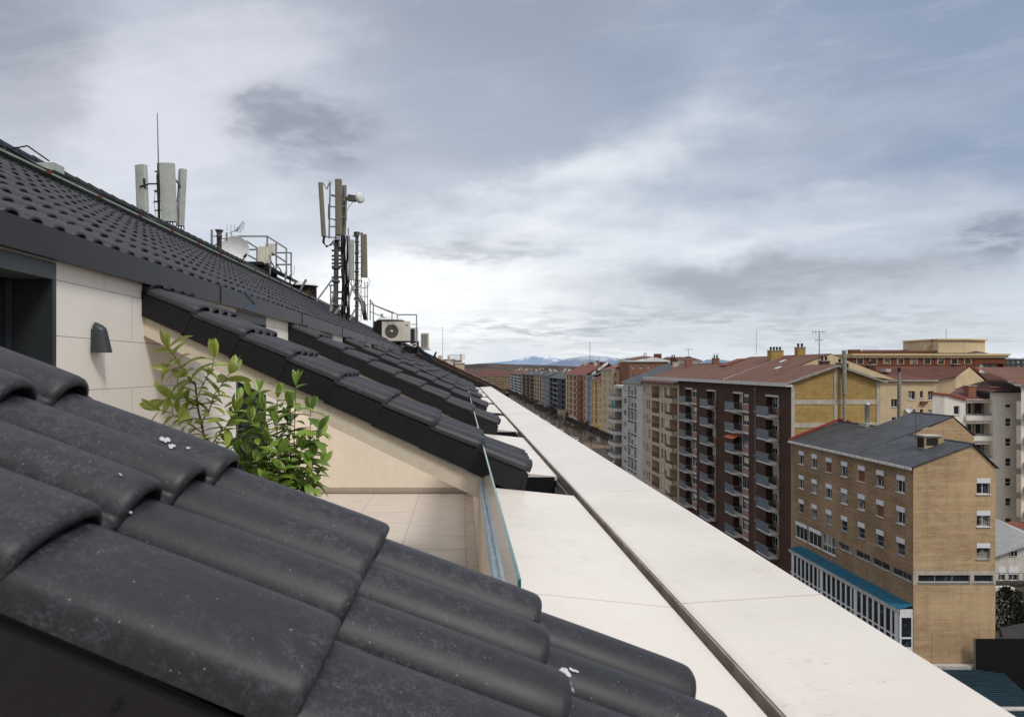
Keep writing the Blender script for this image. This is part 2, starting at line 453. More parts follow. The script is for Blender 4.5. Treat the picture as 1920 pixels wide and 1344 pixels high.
# =========================================================== our own building
TP=.475                      # pitch of the wing roofs
TH=math.atan(TP); L=.349; PIT=.183
XW=-2.12; ZW=.53; XE=.448
def wz(x): return ZW-TP*(x-XW)
S3=.55; XM=-2.06; ZM=.70     # main roof
def mz(x): return ZM+S3*(XM-x)

def tile_template(L, pitch, H=.052, rw=.068, nr=14, rows=None, thick=.017, verge=False, LFT=.024):
    """one single-roll tile: local s (down slope, 0 at the front edge), w across, n up"""
    ts=np.linspace(-1,1,nr)
    ww=np.sin(ts*pi/2)*rw
    hh=H*np.power(np.clip(1-np.abs(ww/rw)**2.3,0,1),.62)
    if verge: ww=np.where(ww<0,ww*1.9,ww); hh=np.where(ts<0,H*np.cos(ts*pi/2*.98)**.9,hh)
    c=pitch*.56
    w=np.concatenate([[c-rw*1.9-.004,c-rw*1.9-.002] if verge else [0.0,c-rw-.012],c+ww,[c+rw+.006,pitch+.010]])
    h=np.concatenate([[-.022,-.006] if verge else [0.0,0.0],hh,[0.0,0.002]])
    # profile normals
    dw=np.gradient(w); dh=np.gradient(h); ln=np.sqrt(dw**2+dh**2); nw=-dh/ln; nh=dw/ln
    if rows is None:
        rows=[(-L-.05,0,.80),(-L*.6,.0,.93),(-.06,0,1),(-.018,0,1),(-.008,.0015,1),(-.002,.006,1),(0,.012,1),(0,thick,1),(-.07,thick,1)]
    V=[]
    for s,inset,sc in rows:
        lift=LFT*(1+s/L)
        ww_=w-nw*inset; hh_=h*sc-nh*inset
        V.append(np.stack([np.full_like(w,s),ww_,hh_+lift],1))
    V=np.concatenate(V); nw_=len(w); F=[]
    for r in range(len(rows)-1):
        for i in range(nw_-1):
            a=r*nw_+i; F.append((a,a+nw_,a+nw_+1,a+1))
    return V,np.array(F)

def tile_field(name, tmpl, th, x_end, z_end_fn, nc, y0, nr, pitch, L, parent, m, jit=.002, first=None):
    V=[];F=[];b=0
    cs,sn=cos(th),sin(th)
    for i in range(nc):
        xe=x_end-i*L*cs
        for j in range(nr):
            V0,F0=(first if (first is not None and j==0) else tmpl)
            P=V0.copy()
            rot=rng.normal(0,.0025); P[:,2]+=rng.normal(0,jit*.5)+P[:,0]*rng.normal(0,.004); P[:,0]+=rng.normal(0,jit)
            P[:,1]+=P[:,0]*rot
            X=xe+P[:,0]*cs+P[:,2]*sn; Z=z_end_fn(xe)-P[:,0]*sn+P[:,2]*cs; Y=y0+j*pitch+P[:,1]
            V.append(np.stack([X,Y,Z],1)); F.append(F0+b); b+=len(P)
    V=np.concatenate(V);F=np.concatenate(F)
    return npobj(name,V,F,np.zeros(len(F),int),m,True,parent)

home=thing('apartment_building',(0,10,GZ),'top floor with charcoal tiled roofs, cream walls and a pale cornice above the street','building')
T_near=tile_template(L,PIT,nr=18)
T_nearv=tile_template(L,PIT,nr=18,verge=True)
LF=.305
T_far=tile_template(LF,.19,H=.047,rw=.066,nr=8,rows=[(-LF-.02,0,.90),(-.02,0,1),(0,.006,1),(0,.02,1),(-.08,.02,1)],thick=.02,LFT=.017)
T_mid=tile_template(L,PIT,nr=10,rows=[(-L-.04,0,.8),(-.06,0,1),(-.006,0.001,1),(0,.010,1),(0,.017,1),(-.06,.017,1)])

T_midv=tile_template(L,PIT,nr=10,rows=[(-L-.04,0,.8),(-.06,0,1),(-.006,0.001,1),(0,.010,1),(0,.017,1),(-.06,.017,1)],verge=True)
WY=[.72+3.79*k for k in range(8)]       # near face of every wing roof
def drop_patch(mb,x,y,w,l,n=14,seed=0):
    # elongated down the slope, ragged rim
    r=random.Random(seed); pts=[]; n=26; sd1=r.random()*6; sd2=r.random()*6
    for i in range(n):
        a=2*pi*i/n; q=.8+.28*sin(2*a+sd1)+.16*sin(3*a+sd2)+.10*sin(5*a+sd1*2)
        pts.append((x+cos(a)*l*q,y+sin(a)*w*q))
    return pts
for k,yk in enumerate(WY):
    wing=MB()
    # dark boarded core under the tiles
    xs=[XW,XE-.03]
    core=[(xs[0],yk+.012,wz(xs[0])-.012),(xs[1],yk+.012,wz(xs[1])-.012),(xs[1],yk+.012,wz(xs[1])-.11),(xs[0],yk+.012,wz(xs[0])-.11)]
    wing.prism(core,(0,.775,0),0)
    wo=wing.build('wing_roof',[M['slab']],home)
    n_c=9
    tile_field('roof_tiles',T_near if k==0 else (T_mid if k<4 else T_mid),TH,XE,wz,n_c,yk+.035,4,PIT,L,wo,M['tile'],first=T_nearv if k==0 else T_midv)
    vs=MB()
    cs,sn=cos(TH),sin(TH)
    for i in range(n_c):
        xe=XE-.02-i*L*cs; j=random.uniform(-.003,.003)
        lf=.020 ; lb=.0
        def pt(s,n,y): return (xe+s*cs+n*sn, y, wz(xe)-s*sn+n*cs)
        for (ya,yb) in ((yk-.004,yk+.018),(yk+.80,yk+.822)):
            o=.006 if ya<yk else -.006
            ybk=ya+o
            a=[pt(0,lf-.030,ya),pt(0,-.158+j,ya),pt(-L-.015,-.166+j,ybk),pt(-L-.03,-.030,ybk)]
            b=[(q[0],q[1]+(yb-ya),q[2]) for q in a]
            vs.add(a+b,[(0,1,2,3),(7,6,5,4),(0,4,5,1),(1,5,6,2),(3,2,6,7),(0,3,7,4)],0)
        # screw heads
        vs.tube(pt(-L*.45,-.045,yk-.010),pt(-L*.45,-.045,yk+.0),.004,.004,6,1)
    # gable end piece toward the street
    vs.prism([(XE-.03,yk+.0,wz(XE)-.0),(XE-.01,yk+.0,wz(XE)-.01),(XE-.05,yk,wz(XE)-.17),(XE-.09,yk,wz(XE)-.17)],(0,.8,0),0)
    vs.build('verge_tiles',[M['slab'],M['black']],wo)
    if k==0:
        for (px,py,sz,ln,sd) in ((-.590,1.355,.0055,.010,1),(-.575,1.350,.003,.008,2),(-.563,1.342,.002,.005,22),(-.545,1.356,.0016,.005,23),(-.582,1.325,.0018,.005,24),(.176,1.172,.007,.009,3),(.183,1.160,.004,.008,33),(.192,1.178,.0028,.008,4),(-.490,1.006,.0022,.0035,5),(-.487,.998,.0018,.003,8),(-.484,.990,.0022,.004,28),(.137,1.352,.0025,.005,6),(-.178,1.0,.003,.004,9),(-.507,1.012,.0015,.003,12)):
            pts=drop_patch(None,px,py,sz,ln,14,sd)
            # height of the roll surface below the spot
            def hz(x,y):
                wv=(y-yk-.035)%PIT; q=(wv-PIT*.56)/.068
                h=.052*max(0,1-abs(q)**2.3)**.62 if abs(q)<1 else 0
                s=((x-XE)/cos(TH))%L-L
                return wz(x)+(h+.024*(1+s/L)+.0012)/cos(TH)
            dr=MB(); dr.poly([(a,b,hz(a,b)) for a,b in pts],0); dr.build('bird_dropping',[M['dropping']],wo)
    # cream beam below
    bm=MB()
    pl=[(XW,wz(XW)-.17),(.135,wz(.135)-.17),(.135,wz(.135)-.335),(XW,wz(XW)-.31)]
    bm.prism([(x,yk+.03,z) for x,z in pl],(0,.74,0),0)
    bm.build('beam',[M['stucco']],wo)
    if k%2==0:
        wl=MB(); yy=yk+.055
        y1=.62
        wl.prism([(XW,yy,wz(XW)-.31),(.122,yy,wz(.12)-.335),(.122,yy,-1.60),(XW,yy,-1.60)],(0,y1,0),0)
        wl.build('partition_wall',[M['stucco_dark']],home)
        if k>0:
            sk=MB(); x=.03
            while x>XW:
                sk.box(max(XW,x-.547),x,yy-.014,yy+.002,-1.518,-1.452,0); x-=.55
            sk.box(.034,.12,yy-.014,yy+.002,-1.518,-1.452,0)
            sk.build('skirting',[M['skirting']],home)

# facade wall under the main eave, with door recesses
doors=[(-1.2,-.25)]
y=2.6
doors=[(2.6-3.8*1,3.55-3.8*1)]+[(2.6+3.8*i,3.55+3.8*i) for i in range(7)]
wm=MB()
ys=-3.0
for d0,d1 in doors:
    wm.box(XW-.25,XW,ys,d0,-1.6,.60,0); ys=d1
wm.box(XW-.25,XW,ys,30,-1.6,.60,0)
for d0,d1 in doors: wm.box(XW-.25,XW,d0,d1,.545,.60,0)
wm.build('facade_wall',[M['wallpanel']],home)
for d0,d1 in doors:
    dd=MB()
    # lintel, jambs, back frame
    dd.box(XW-.24,XW+.006,d0-.01,d1+.004,.462,.548,1)
    dd.box(XW-.24,XW+.006,d1-.03,d1+.004,-1.52,.462,0)
    dd.box(XW-.24,XW+.006,d0-.004,d0+.03,-1.52,.462,0)
    dd.box(XW-.245,XW-.21,d0+.03,d1-.03,-1.52,.462,2)
    for yy in (d0+.05,(d0+d1)/2,d1-.09): dd.box(XW-.23,XW-.195,yy,yy+.05,-1.50,.455,0)
    do=dd.build('terrace_door',[M['anth'],M['greypanel'],M['black']],home)
    g=MB(); g.box(XW-.208,XW-.204,d0+.1,d1-.1,-1.46,.43,0); g.build('pane',[M['carglass']],do)
    h=MB(); h.box(XW-.195,XW-.17,d0+.10,d0+.13,-.55,-.40,0); h.build('handle',[M['galv']],do)

# fascia of the main eave, in lengths with lapped joints
fm=MB(); y=-3.0; i=0
while y<30:
    y1=min(30,y+2.95); o=.0015*(i%2)
    fm.box(XM-.03,XM+.004+o,y+.002,y1-.002,.553,ZM+.006,0)
    fm.box(XM-.03,XM+.010+o,y1-.045,y1+.0,.551,ZM+.008,0)
    y=y1; i+=1
fm.box(XM-.10,XM-.028,-3,30,.56,.585,1)
fm.build('eave_fascia',[M['fascia'],M['black']],home)

# main roof: tiles up to the ridge, plain metal on top
nc=14; XR=-5.95
mr=MB()
mr.poly([(XM-.02,-3,ZM-.02),(XM-.02,30,ZM-.02),(XR,30,mz(XR)-.02),(XR,-3,mz(XR)-.02)],0)
mr.poly([(XR,-3,mz(XR)-.02),(XR,30,mz(XR)-.02),(-12.5,30,.4),(-12.5,-3,.4)],0)
mr.poly([(XM-.1,30,.3),(XM-.1,30,mz(XM-.1)),(XR,30,mz(XR)-.02),(-12.5,30,.4)],0)
mro=mr.build('main_roof',[M['slab']],home)
MTH=math.atan(S3)
tile_field('roof_tiles',T_far,MTH,XM-.045,lambda x: mz(x)-.040,10,-1.5,165,.19,LF,mro,M['tile'],jit=.003)
# upper courses, behind the lifeline, smoother ridge capping with toothed edge
XU=XM-.045-10*LF*cos(MTH)
up=MB()
up.prism([(XU+.1,-1.5,mz(XU+.1)+.045),(XR+.04,-1.5,mz(XR+.04)+.05),(XR+.04,-1.5,mz(XR+.04)+.02),(XU+.1,-1.5,mz(XU+.1)+.015)],(0,31.5,0),0)
y=-1.5; i=0
while y<26:
    z=mz(XR)+.03
    up.lathe((XR+.05,y,z-.02),[(.075,0),(.058,.36),(.075,.37)],10,1,axis=(0,1,-.0))
    y+=.35
up.build('ridge_capping',[M['fascia'],M['tile']],mro)

# terrace floors
for (ya,yb) in ((-2.9,.74),(1.45,8.30)):
    fl=MB(); fl.box(XW,.125,ya,yb,-1.60,-1.524,0)
    fo=fl.build('terrace_floor',[M['grout']],home)
    ft=MB()
    xb=[XW+.001,-1.62,-1.07,-.52,.03,.122]
    y=5.25-.5*17
    while y<yb:
        for a,b in zip(xb[:-1],xb[1:]):
            y0_=max(ya,y)+.002; y1_=min(yb,y+.5)-.002
            if y1_-y0_>.01: ft.box(a+.002,b-.002,y0_,y1_,-1.524,-1.520+random.uniform(-.0006,.0006),0)
        y+=.5
    ft.build('floor_tiles',[M['floor']],fo)
# parapet kerb behind the glass
kb=MB(); kb.box(.122,.150,-2.9,29.6,-1.6,-.800,0); kb.build('parapet_kerb',[M['stucco_dark']],home)

# cornice: inner panels between the wings, outer panels along the street
def ix(x): return -.780-.1*(x-.15)/1.0*1.0
def ox(x): return -.825+.065*(x-.765)
edges=[]
segs=[(-2.9,.70)]
for k in range(8):
    a=WY[k]+.80
    b=(WY[k+1]-.0 if k<7 else 30.4)
    segs.append((a,b))
first=True
for a,b in segs:
    cuts=[a]
    if a>1.4 and a<2: cuts.append(2.40)
    elif b-a>2.5: cuts.append(a+.9)
    cuts.append(b)
    for c0,c1 in zip(cuts[:-1],cuts[1:]):
        p=MB()
        q=[(.150,ix(.15)),(.736,ix(.736)),(.736,ix(.736)-.03),(.150,ix(.15)-.03)]
        p.prism([(x,c0+.003,z) for x,z in q],(0,c1-c0-.006,0),0)
        p.box(.152,.717,c0-.002,c0+.0015,ix(.15)-.30,ix(.718)-.006,1)
        p.build('inner_cornice_panel',[M['porcelain'],M['black']],home)
ycut=[-2.9,.3,2.40,4.50,6.75,8.9,11.05,13.2,15.35,17.5,19.65,21.8,23.95,26.1,28.25,30.4]
for c0,c1 in zip(ycut[:-1],ycut[1:]):
    p=MB()
    q=[(.770,ox(.77)),(1.262,ox(1.262)),(1.272,ox(1.262)-.008),(1.272,-.97),(1.262,-.975),(.770,-.875)]
    p.prism([(x,c0+.003,z) for x,z in q],(0,c1-c0-.006,0),0)
    # dark edge profile
    p.box(.762,.769,c0+.001,c1-.001,-.905,ox(.77)-.004,1)
    p.build('outer_cornice_panel',[M['porcelain'],M['groove']],home)
tr=MB()
tr.box(.60,.757,-2.9,30.4,-1.12,-1.06,0)
tr.box(.15,.72,-2.9,30.4,-1.15,-1.12,0)
tr.box(.730,.735,-2.9,30.4,-.93,ix(.736)-.035,1)
tr.build('valley_gutter',[M['black'],M['groove']],home)
body=MB()
body.box(-15,1.16,-3,30.4,GZ,-1.62,0)
body.box(.18,1.20,-2.95,30.4,-1.62,-1.16,0)
body.box(-12.6,XW-.26,-3,30.2,-1.62,.50,1)
body.build('building_body',[M['render_pale'],M['stucco']],home)

# --- glass balustrade
def balustrade(y0,y1,label,joint):
    b=thing('glass_balustrade',(.135,y0,-.80),label,'balustrade')
    r=MB(); r.box(.108,.146,y0,y1,-.798,-.765,0); r.box(.112,.1245,y0,y1,-.765,-.740,0); r.build('bottom_rail',[M['alu']],b)
    ys=[y0+.02]+joint+[y1]
    for a,c in zip(ys[:-1],ys[1:]):
        g=MB(); g.box(.131,.139,a,c-.012,-.775,-.502,0)
        go=g.build('glass_pane',[M['glass']],b)
        e=MB(); e.box(.1308,.1392,a,c-.012,-.502,-.4985,0); e.box(.1308,.1392,a-.003,a,-.77,-.4985,0)
        e.build('polished_edge',[M['glassedge']],go)
balustrade(1.60,8.26,'nearest glass balustrade in an aluminium rail between the tiled terrace and the pale cornice',[4.9])
balustrade(8.9,15.8,'second stretch of frameless glass balustrade, beyond the second row of wing roofs',[12.4])
balustrade(16.5,29.5,'farthest stretch of frameless glass balustrade, seen edge-on over the wing roofs',[20.2,24])

# --- wall lamp
lp=thing('wall_lamp',(XW,3.93,.18),'black bell-shaped lamp fixed to the cream panel wall beside the dark door','lamp')
b=MB(); b.box(XW,XW+.012,3.895,3.965,.095,.225,0); b.build('mounting_plate',[M['anth']],lp)
sh=MB(); N=18; prof=[]
for i in range(13):
    t=i/12; z=.265-.172*t
    d=.052+.040*t; w=.034+.020*t
    if t<.25:
        q=sin(max(0.02,t/.25)*pi/2)**.6; d*=q; w*=.35+.65*q
    prof.append((z,d,w))
vs=[];fs=[]
for z,d,w in prof:
    for j in range(N):
        a=-pi/2+pi*j/(N-1); vs.append((XW+.010+cos(a)*d,3.93+sin(a)*w,z))
for r in range(12):
    for j in range(N-1): fs.append((r*N+j,r*N+j+1,(r+1)*N+j+1,(r+1)*N+j))
    fs.append((r*N,(r+1)*N,(r+1)*N+N-1,r*N+N-1))
sh.add(vs,fs,0,False); sh.add(vs[:N],[tuple(range(N))],0)
sh.build('lamp_shade',[M['anth']],lp)
gl=MB(); gl.lathe((XW+.04,3.93,.10),[(.03,0),(.03,.01)],12,0); gl.build('diffuser',[M['framewhite']],lp)

# --- potted plants
def leaf(mb, base, d, up, ln, w, m=0, curl=.25):
    d=Vector(d).normalized(); side=d.cross(Vector(up)).normalized(); nn=side.cross(d).normalized()
    cols=[]; K=5
    for i in range(K+1):
        t=i/K; ww=w*sin(pi*min(1,(t*.92+.05)))**.75*(1 if t<.99 else .05)
        c=Vector(base)+d*ln*t-nn*curl*ln*t*t
        cols.append((c-side*ww+nn*ww*.35,c,c+side*ww+nn*ww*.35))
    vs=[p for c in cols for p in c]; fs=[]
    for i in range(K):
        a=i*3; fs+= [(a,a+1,a+4,a+3),(a+1,a+2,a+5,a+4)]
    mb.add(vs,fs,m,True)
def stem_leaves(st, lf, pts, r0, r1, dens, ln, R, start=.2, jitter=.35, tip=True):
    pts=[Vector(p) for p in pts]; n=len(pts)
    seg=[(pts[i+1]-pts[i]).length for i in range(n-1)]; tot=sum(seg)
    for i in range(n-1):
        st.tube(pts[i],pts[i+1],r0+(r1-r0)*i/(n-1),r0+(r1-r0)*(i+1)/(n-1),6,0)
    k=0; s=start*tot
    while s<tot:
        q=s; i=0
        while i<n-1 and q>seg[i]: q-=seg[i]; i+=1
        i=min(i,n-2)
        p=pts[i].lerp(pts[i+1],min(1,q/seg[i])); ax=(pts[i+1]-pts[i]).normalized()
        a=k*2.4+R.random()*.6
        u=ax.cross(Vector((0,1,0.1))).normalized(); v=ax.cross(u)
        out=(u*cos(a)+v*sin(a))
        d=out*1.0+ax*(.12+.35*R.random())+Vector((0,0,-.02))+Vector([R.uniform(-1,1)*jitter*.5 for _ in range(3)])
        l=ln*R.uniform(.65,1.15)
        leaf(lf,p,d,ax,l,l*R.uniform(.17,.24),0,R.uniform(.05,.5))
        k+=1; s+=dens*R.uniform(.6,1.4)
    if tip:
        for a in range(3):
            d=ax+Vector((R.uniform(-.5,.5),R.uniform(-.5,.5),R.uniform(0,.4)))
            leaf(lf,pts[-1],d,Vector((R.uniform(-1,1),-1,.2)),ln*.8,ln*.15,0,.1)
R=random.Random(3)
pa=thing('potted_plant',(-1.48,3.9,-1.52),'tall sparse laurel with yellow-green leaves, in front of the cream panel wall','plant')
st=MB(); lf=MB()
def A(x,y,dy=0): return at(x,y,3.9+dy)
base=Vector((-1.46,3.9,-1.15))
LD=.135
main=[base,A(386,900),A(388,845),A(378,795),A(372,770),A(366,720),A(346,700),A(330,672),A(316,652)]
stem_leaves(st,lf,main,.008,.003,.019,.145,R,.45)
stem_leaves(st,lf,[A(378,790),A(392,770),A(402,740),A(420,715),A(432,698,.05)],.004,.002,.024,.155,R,.2)
stem_leaves(st,lf,[A(384,815),A(350,790,-.05),A(322,775,-.08),A(300,768,-.1)],.004,.002,.019,.145,R,.2)
stem_leaves(st,lf,[A(370,762),A(345,745,.06),A(320,742,.1),A(305,752,.12)],.003,.002,.02,.135,R,.25)
stem_leaves(st,lf,[A(372,740),A(385,712),A(398,688),A(402,670)],.003,.002,.026,.14,R,.3)
stem_leaves(st,lf,[A(386,850),A(410,815),A(428,795),A(440,770)],.004,.002,.020,.135,R,.2)
stem_leaves(st,lf,[A(350,705),A(330,695),A(312,692)],.003,.002,.028,.10,R,.3)
st.build('stem',[M['stem']],pa); lf.build('foliage',[M['leaf_light']],pa)
def pot(parent,x,y,r):
    p=MB(); p.lathe((x,y,-1.52),[(r*.8,0),(r,.36),(r*1.04,.37),(r*1.04,.40),(r*.95,.40),(r*.93,.36)],24,0); p.build('pot',[M['pot']],parent)
pot(pa,-1.46,3.9,.17)
pb=thing('potted_plant',(-1.03,3.95,-1.52),'dense bushy laurel with deep green glossy leaves in front of the black door','plant')
st=MB(); lf=MB()
def B(x,y,dy=0): return at(x,y,3.95+dy)
tips=[(555,722,-.05),(470,742,.1),(600,805,-.1),(582,770,0),(520,745,.12),(448,850,.0),(440,790,.1),(495,765,-.08),(540,790,.15),(565,840,-.12),
      (460,880,.1),(430,905,-.1),(590,850,.1),(505,830,-.18),(530,870,.2),(480,810,.2),(555,880,.05),(605,870,.0),(435,830,.15),(515,790,-.02),(490,870,-.15),(545,760,.0),(470,790,-.1),(575,905,-.1),(450,750,.18),(500,905,-.2),(525,850,-.25),(540,905,.0),(465,850,-.05),(485,735,.22)]
b0=Vector((-1.03,3.95,-1.15))
for i,(x,y,dy) in enumerate(tips):
    s=b0+Vector((R.uniform(-.07,.07),R.uniform(-.07,.07),0)); e=B(x,y,dy)
    m1=s.lerp(e,.35)+Vector((R.uniform(-.04,.04),R.uniform(-.04,.04),.04)); m2=s.lerp(e,.7)+Vector((R.uniform(-.03,.03),R.uniform(-.04,.04),.03))
    stem_leaves(st,lf,[s,m1,m2,e],.005,.0018,.024,.120,R,.18,.7)
st.build('stem',[M['stem']],pb); lf.build('foliage',[M['leaf_dark']],pb)
pot(pb,-1.03,3.95,.20)
# ================================================= rooftop equipment on our roof
def tubes(mb, pts, r, n=6, m=0): mb.path([Vector(p) for p in pts], r, n, m)
def panel(mb, c0, c1, w, d, yaw, m=0):
    """vertical radome between bottom c0 and top c1"""
    c0=Vector(c0); c1=Vector(c1); u=Vector((cos(yaw),sin(yaw),0))*w/2; v=Vector((-sin(yaw),cos(yaw),0))*d/2
    ring=[(-1,.2),(-.85,-.8),(-.4,-1),(.4,-1),(.85,-.8),(1,.2),(.9,1),(-.9,1)]
    vs=[c+u*a+v*b for c in (c0,c1) for a,b in ring]; n=len(ring)
    mb.add(vs,[(i,(i+1)%n,n+(i+1)%n,n+i) for i in range(n)],m)
    mb.add(vs[:n],[tuple(range(n))[::-1]],m); mb.add(vs[n:],[tuple(range(n))],m)

# three-panel mast beyond the ridge
Y=18.0
ms=thing('antenna_mast',at(297,470,Y),'mast with three pale panel antennas and a tall lightning rod behind the ridge','antenna')
m=MB(); m.tube(at(299,470,Y),at(297,306,Y),.035,.035,10); m.tube(at(297,306,Y),at(295,213,Y),.016,.010,8); m.tube(at(295,215,Y),at(295,209,Y),.004,.004,5)
for yy in (322,345,360,378,395): m.tube(at(290,yy,Y),at(303,yy-1,Y),.02,.02,6)
m.build('pole',[M['rustpole']],ms)
for (x0,y0,x1,y1,w,d,yaw,dy) in ((267,398,264,310,.33,.14,-.35,-.4),(317,416,313,307,.40,.16,.12,-.2),(338,424,343,318,.19,.16,.9,.3)):
    p=MB(); panel(p,at(x0,y0,Y+dy),at(x1,y1,Y+dy),w,d,yaw)
    po=p.build('panel_antenna',[M['radome']],ms)
    q=MB()
    for k in range(4):
        a=at(x0-8+k*5,y0,Y+dy); q.tube(a,a-Vector((0,0,.11)),.014,.014,6)
        q.tube(a-Vector((0,0,.11)),at(300,y0+18,Y),.012,.012,5)
    q.build('connector',[M['cable']],po)
b=MB()
b.tube(at(276,345,Y-.2),at(298,345,Y),.02); b.tube(at(262,350,Y-.5),at(278,346,Y-.5),.02); b.tube(at(270,335,Y-.5),at(272,352,Y-.5),.03)
b.tube(at(300,345,Y),at(330,338,Y+.2),.02); b.tube(at(330,338,Y+.2),at(339,352,Y+.2),.02)
b.tube(at(288,358,Y),at(298,356,Y),.012); b.tube(at(287,380,Y),at(298,378,Y),.012)
b.path([at(298,312,Y),at(294,330,Y),at(296,380,Y),at(300,420,Y)],.014)
b.path([at(291,356,Y),at(289,380,Y),at(292,405,Y)],.006)
b.path([at(335,350,Y),at(330,385,Y),at(336,400,Y),at(334,424,Y)],.008)
b.box(at(272,398,Y).x,at(281,398,Y).x,Y-.4,Y-.2,at(0,398,Y).z,at(0,386,Y).z,1)
b.build('bracket',[M['cable'],M['radome']],ms)

# satellite dish
Y=20.6
ds=thing('satellite_dish',at(440,492,Y),'big white satellite dish standing against the ridge in front of the steel platform','dish')
d=MB(); ax=Vector((.25,-1,.12)).normalized(); c=at(441,470,Y); prof=[]
for i in range(9):
    r=.41*i/8; prof.append((max(.002,r),.0+.13*(i/8)**2))
d.lathe(c,prof,36,0,axis=ax,cap=False); d.lathe(c,[(.41,.13),(.418,.135),(.415,.12)],36,0,axis=ax,cap=False)
d.build('reflector',[M['dish']],ds)
a=MB(); a.tube(at(455,488,Y-.2),at(460,480,Y-.55),.02,.02,6); a.tube(at(458,482,Y-.5),at(462,477,Y-.6),.035,.035,8); a.tube(c+Vector((0,.05,0)),at(441,505,Y),.03,.03,8); a.build('feed_arm',[M['rustpole']],ds)

# steel platform with railings
Y=21.2
pf=thing('steel_platform',at(500,520,Y),'galvanised maintenance platform with tubular railings on the ridge right of the dish','platform')
t=MB(); RR=.026
def tl(pts,r=RR,dy=0): tubes(t,[at(x,y,Y+z+dy) for x,y,z in pts],r)
tl([(397,462,0),(447,443,0),(501,443,.0),(537,466,-.6),(537,520,-.6)])
tl([(447,443,0),(447,470,0)]); tl([(501,443,0),(501,500,0)])
tl([(452,458,-.3),(462,452,-.3),(482,465,-.6),(482,495,-.6)]); tl([(462,452,-.3),(462,480,-.3)]); tl([(463,468,-.3),(482,468,-.6)]); tl([(466,479,-.3),(481,487,-.6)])
tl([(501,468,0),(537,492,-.6)]); tl([(518,456,-.3),(518,505,-.3)]); tl([(537,474,-.6),(546,474,0),(546,520,0)]); tl([(520,474,.3),(546,474,0)]); tl([(520,496,.3),(546,496,0)]); tl([(544,515,0),(544,535,0)]); tl([(535,510,-.6),(535,528,-.6)])
tl([(552,497,.1),(551,514,.1),(547,515,.1)],.008)
t.build('railing',[M['galv']],pf)
t=MB(); 
z0=at(0,497,Y).z
t.box(at(462,0,Y).x,at(504,0,Y).x,Y-.7,Y+.5,z0-.09,z0,0)
t.prism([at(500,496,Y-.6),at(546,520,Y-.6),at(546,526,Y-.6),at(500,505,Y-.6)],(0,1.1,0),0)
t.prism([at(480,500,Y-.5),at(510,500,Y-.5),at(512,518,Y-.5),at(498,512,Y-.5)],(0,.5,0),0)
t.build('deck',[M['slab']],pf)
c=MB(); c.path([at(508,490,Y-.6),at(514,500,Y-.6),at(513,512,Y-.6)],.02); c.path([at(518,496,Y-.5),at(526,506,Y-.5),at(530,518,Y-.5)],.02); c.path([at(505,478,Y-.62),at(508,492,Y-.6),at(506,515,Y-.6)],.025,6,1)
c.build('conduit',[M['cable'],M['galv']],pf)
def ac_box(parent_loc, x0,x1,y0,y1,Y,dep,label,fan=True,name='air_conditioner',mats=None,side=None,logo=False):
    a=at(x0,y0,Y); b=at(x1,y1,Y)
    o=thing(name,(a.x,Y,b.z),label,'air conditioner')
    m=MB(); m.box(a.x,b.x,Y,Y+dep,b.z,a.z,0)
    w=b.x-a.x; h=a.z-b.z
    m.box(a.x-.006,b.x+.006,Y-.004,Y+dep+.004,a.z,a.z+.012,0)
    m.box(a.x+w*.70,a.x+w*.70+.004,Y-.002,Y,b.z+.01,a.z-.01,1)
    m.box(a.x+.08,a.x+.16,Y+.02,Y+dep,b.z-.05,b.z,1); m.box(b.x-.16,b.x-.08,Y+.02,Y+dep,b.z-.05,b.z,1)
    m.build('casing',[M['acwhite'],M['grille']],o)
    if fan:
        g=MB(); c=Vector((a.x+w*.355,Y-.004,b.z+h*.5)); r=h*.355
        g.lathe(c,[(r,0),(r,.003)],36,0,axis=(0,-1,0))
        for k in range(1,9):
            q=r*k/8.5; ring=[c+Vector((cos(2*pi*i/32)*q,-.008,sin(2*pi*i/32)*q)) for i in range(33)]
            g.path(ring,.0035,4,1)
        for k in range(6):
            an=k*pi/6; g.tube(c+Vector((cos(an)*r,-.010,sin(an)*r)),c-Vector((cos(an)*r,.010,sin(an)*r)),.004,.004,4,1)
        g.lathe(c,[(r*.2,.004),(r*.2,.016),(r*.1,.02)],20,2,axis=(0,-1,0))
        g.build('fan_grille',[M['grille'],M['radome_dark'],M['acwhite']],o)
    if logo:
        g=MB(); g.box(b.x-w*.16,b.x-w*.06,Y-.003,Y,a.z-h*.22,a.z-h*.16,0); g.build('badge',[M['grille']],o)
    return o,a,b
ac_box(None,484,504,463,494,20.7,.3,'cream outdoor unit with pipes on the steel platform beside the dish',fan=False)
o,a,b=ac_box(None,497,514,458,474,21.9,.3,'smaller cream outdoor unit behind the first one on the steel platform',fan=False)

# flared chimney stack with side pipes
Y=20.0
ch=thing('flue_stack',at(411,475,Y),'dark flared flue stack with a steel post on each side, left of the dish','flue')
m=MB(); m.lathe(at(411,480,Y),[(.07,0),(.07,.55),(.085,.56),(.085,.60),(.07,.61),(.075,.68),(.12,.74),(.12,.76)],16,0); m.build('stack',[M['rustpole']],ch)
m=MB(); m.tube(at(397,470,Y),at(397,431,Y),.036); m.tube(at(425,452,Y),at(425,436,Y),.03); m.tube(at(397,443,Y),at(411,443,Y),.016); m.tube(at(411,448,Y),at(425,447,Y),.016); m.build('side_post',[M['galv']],ch)

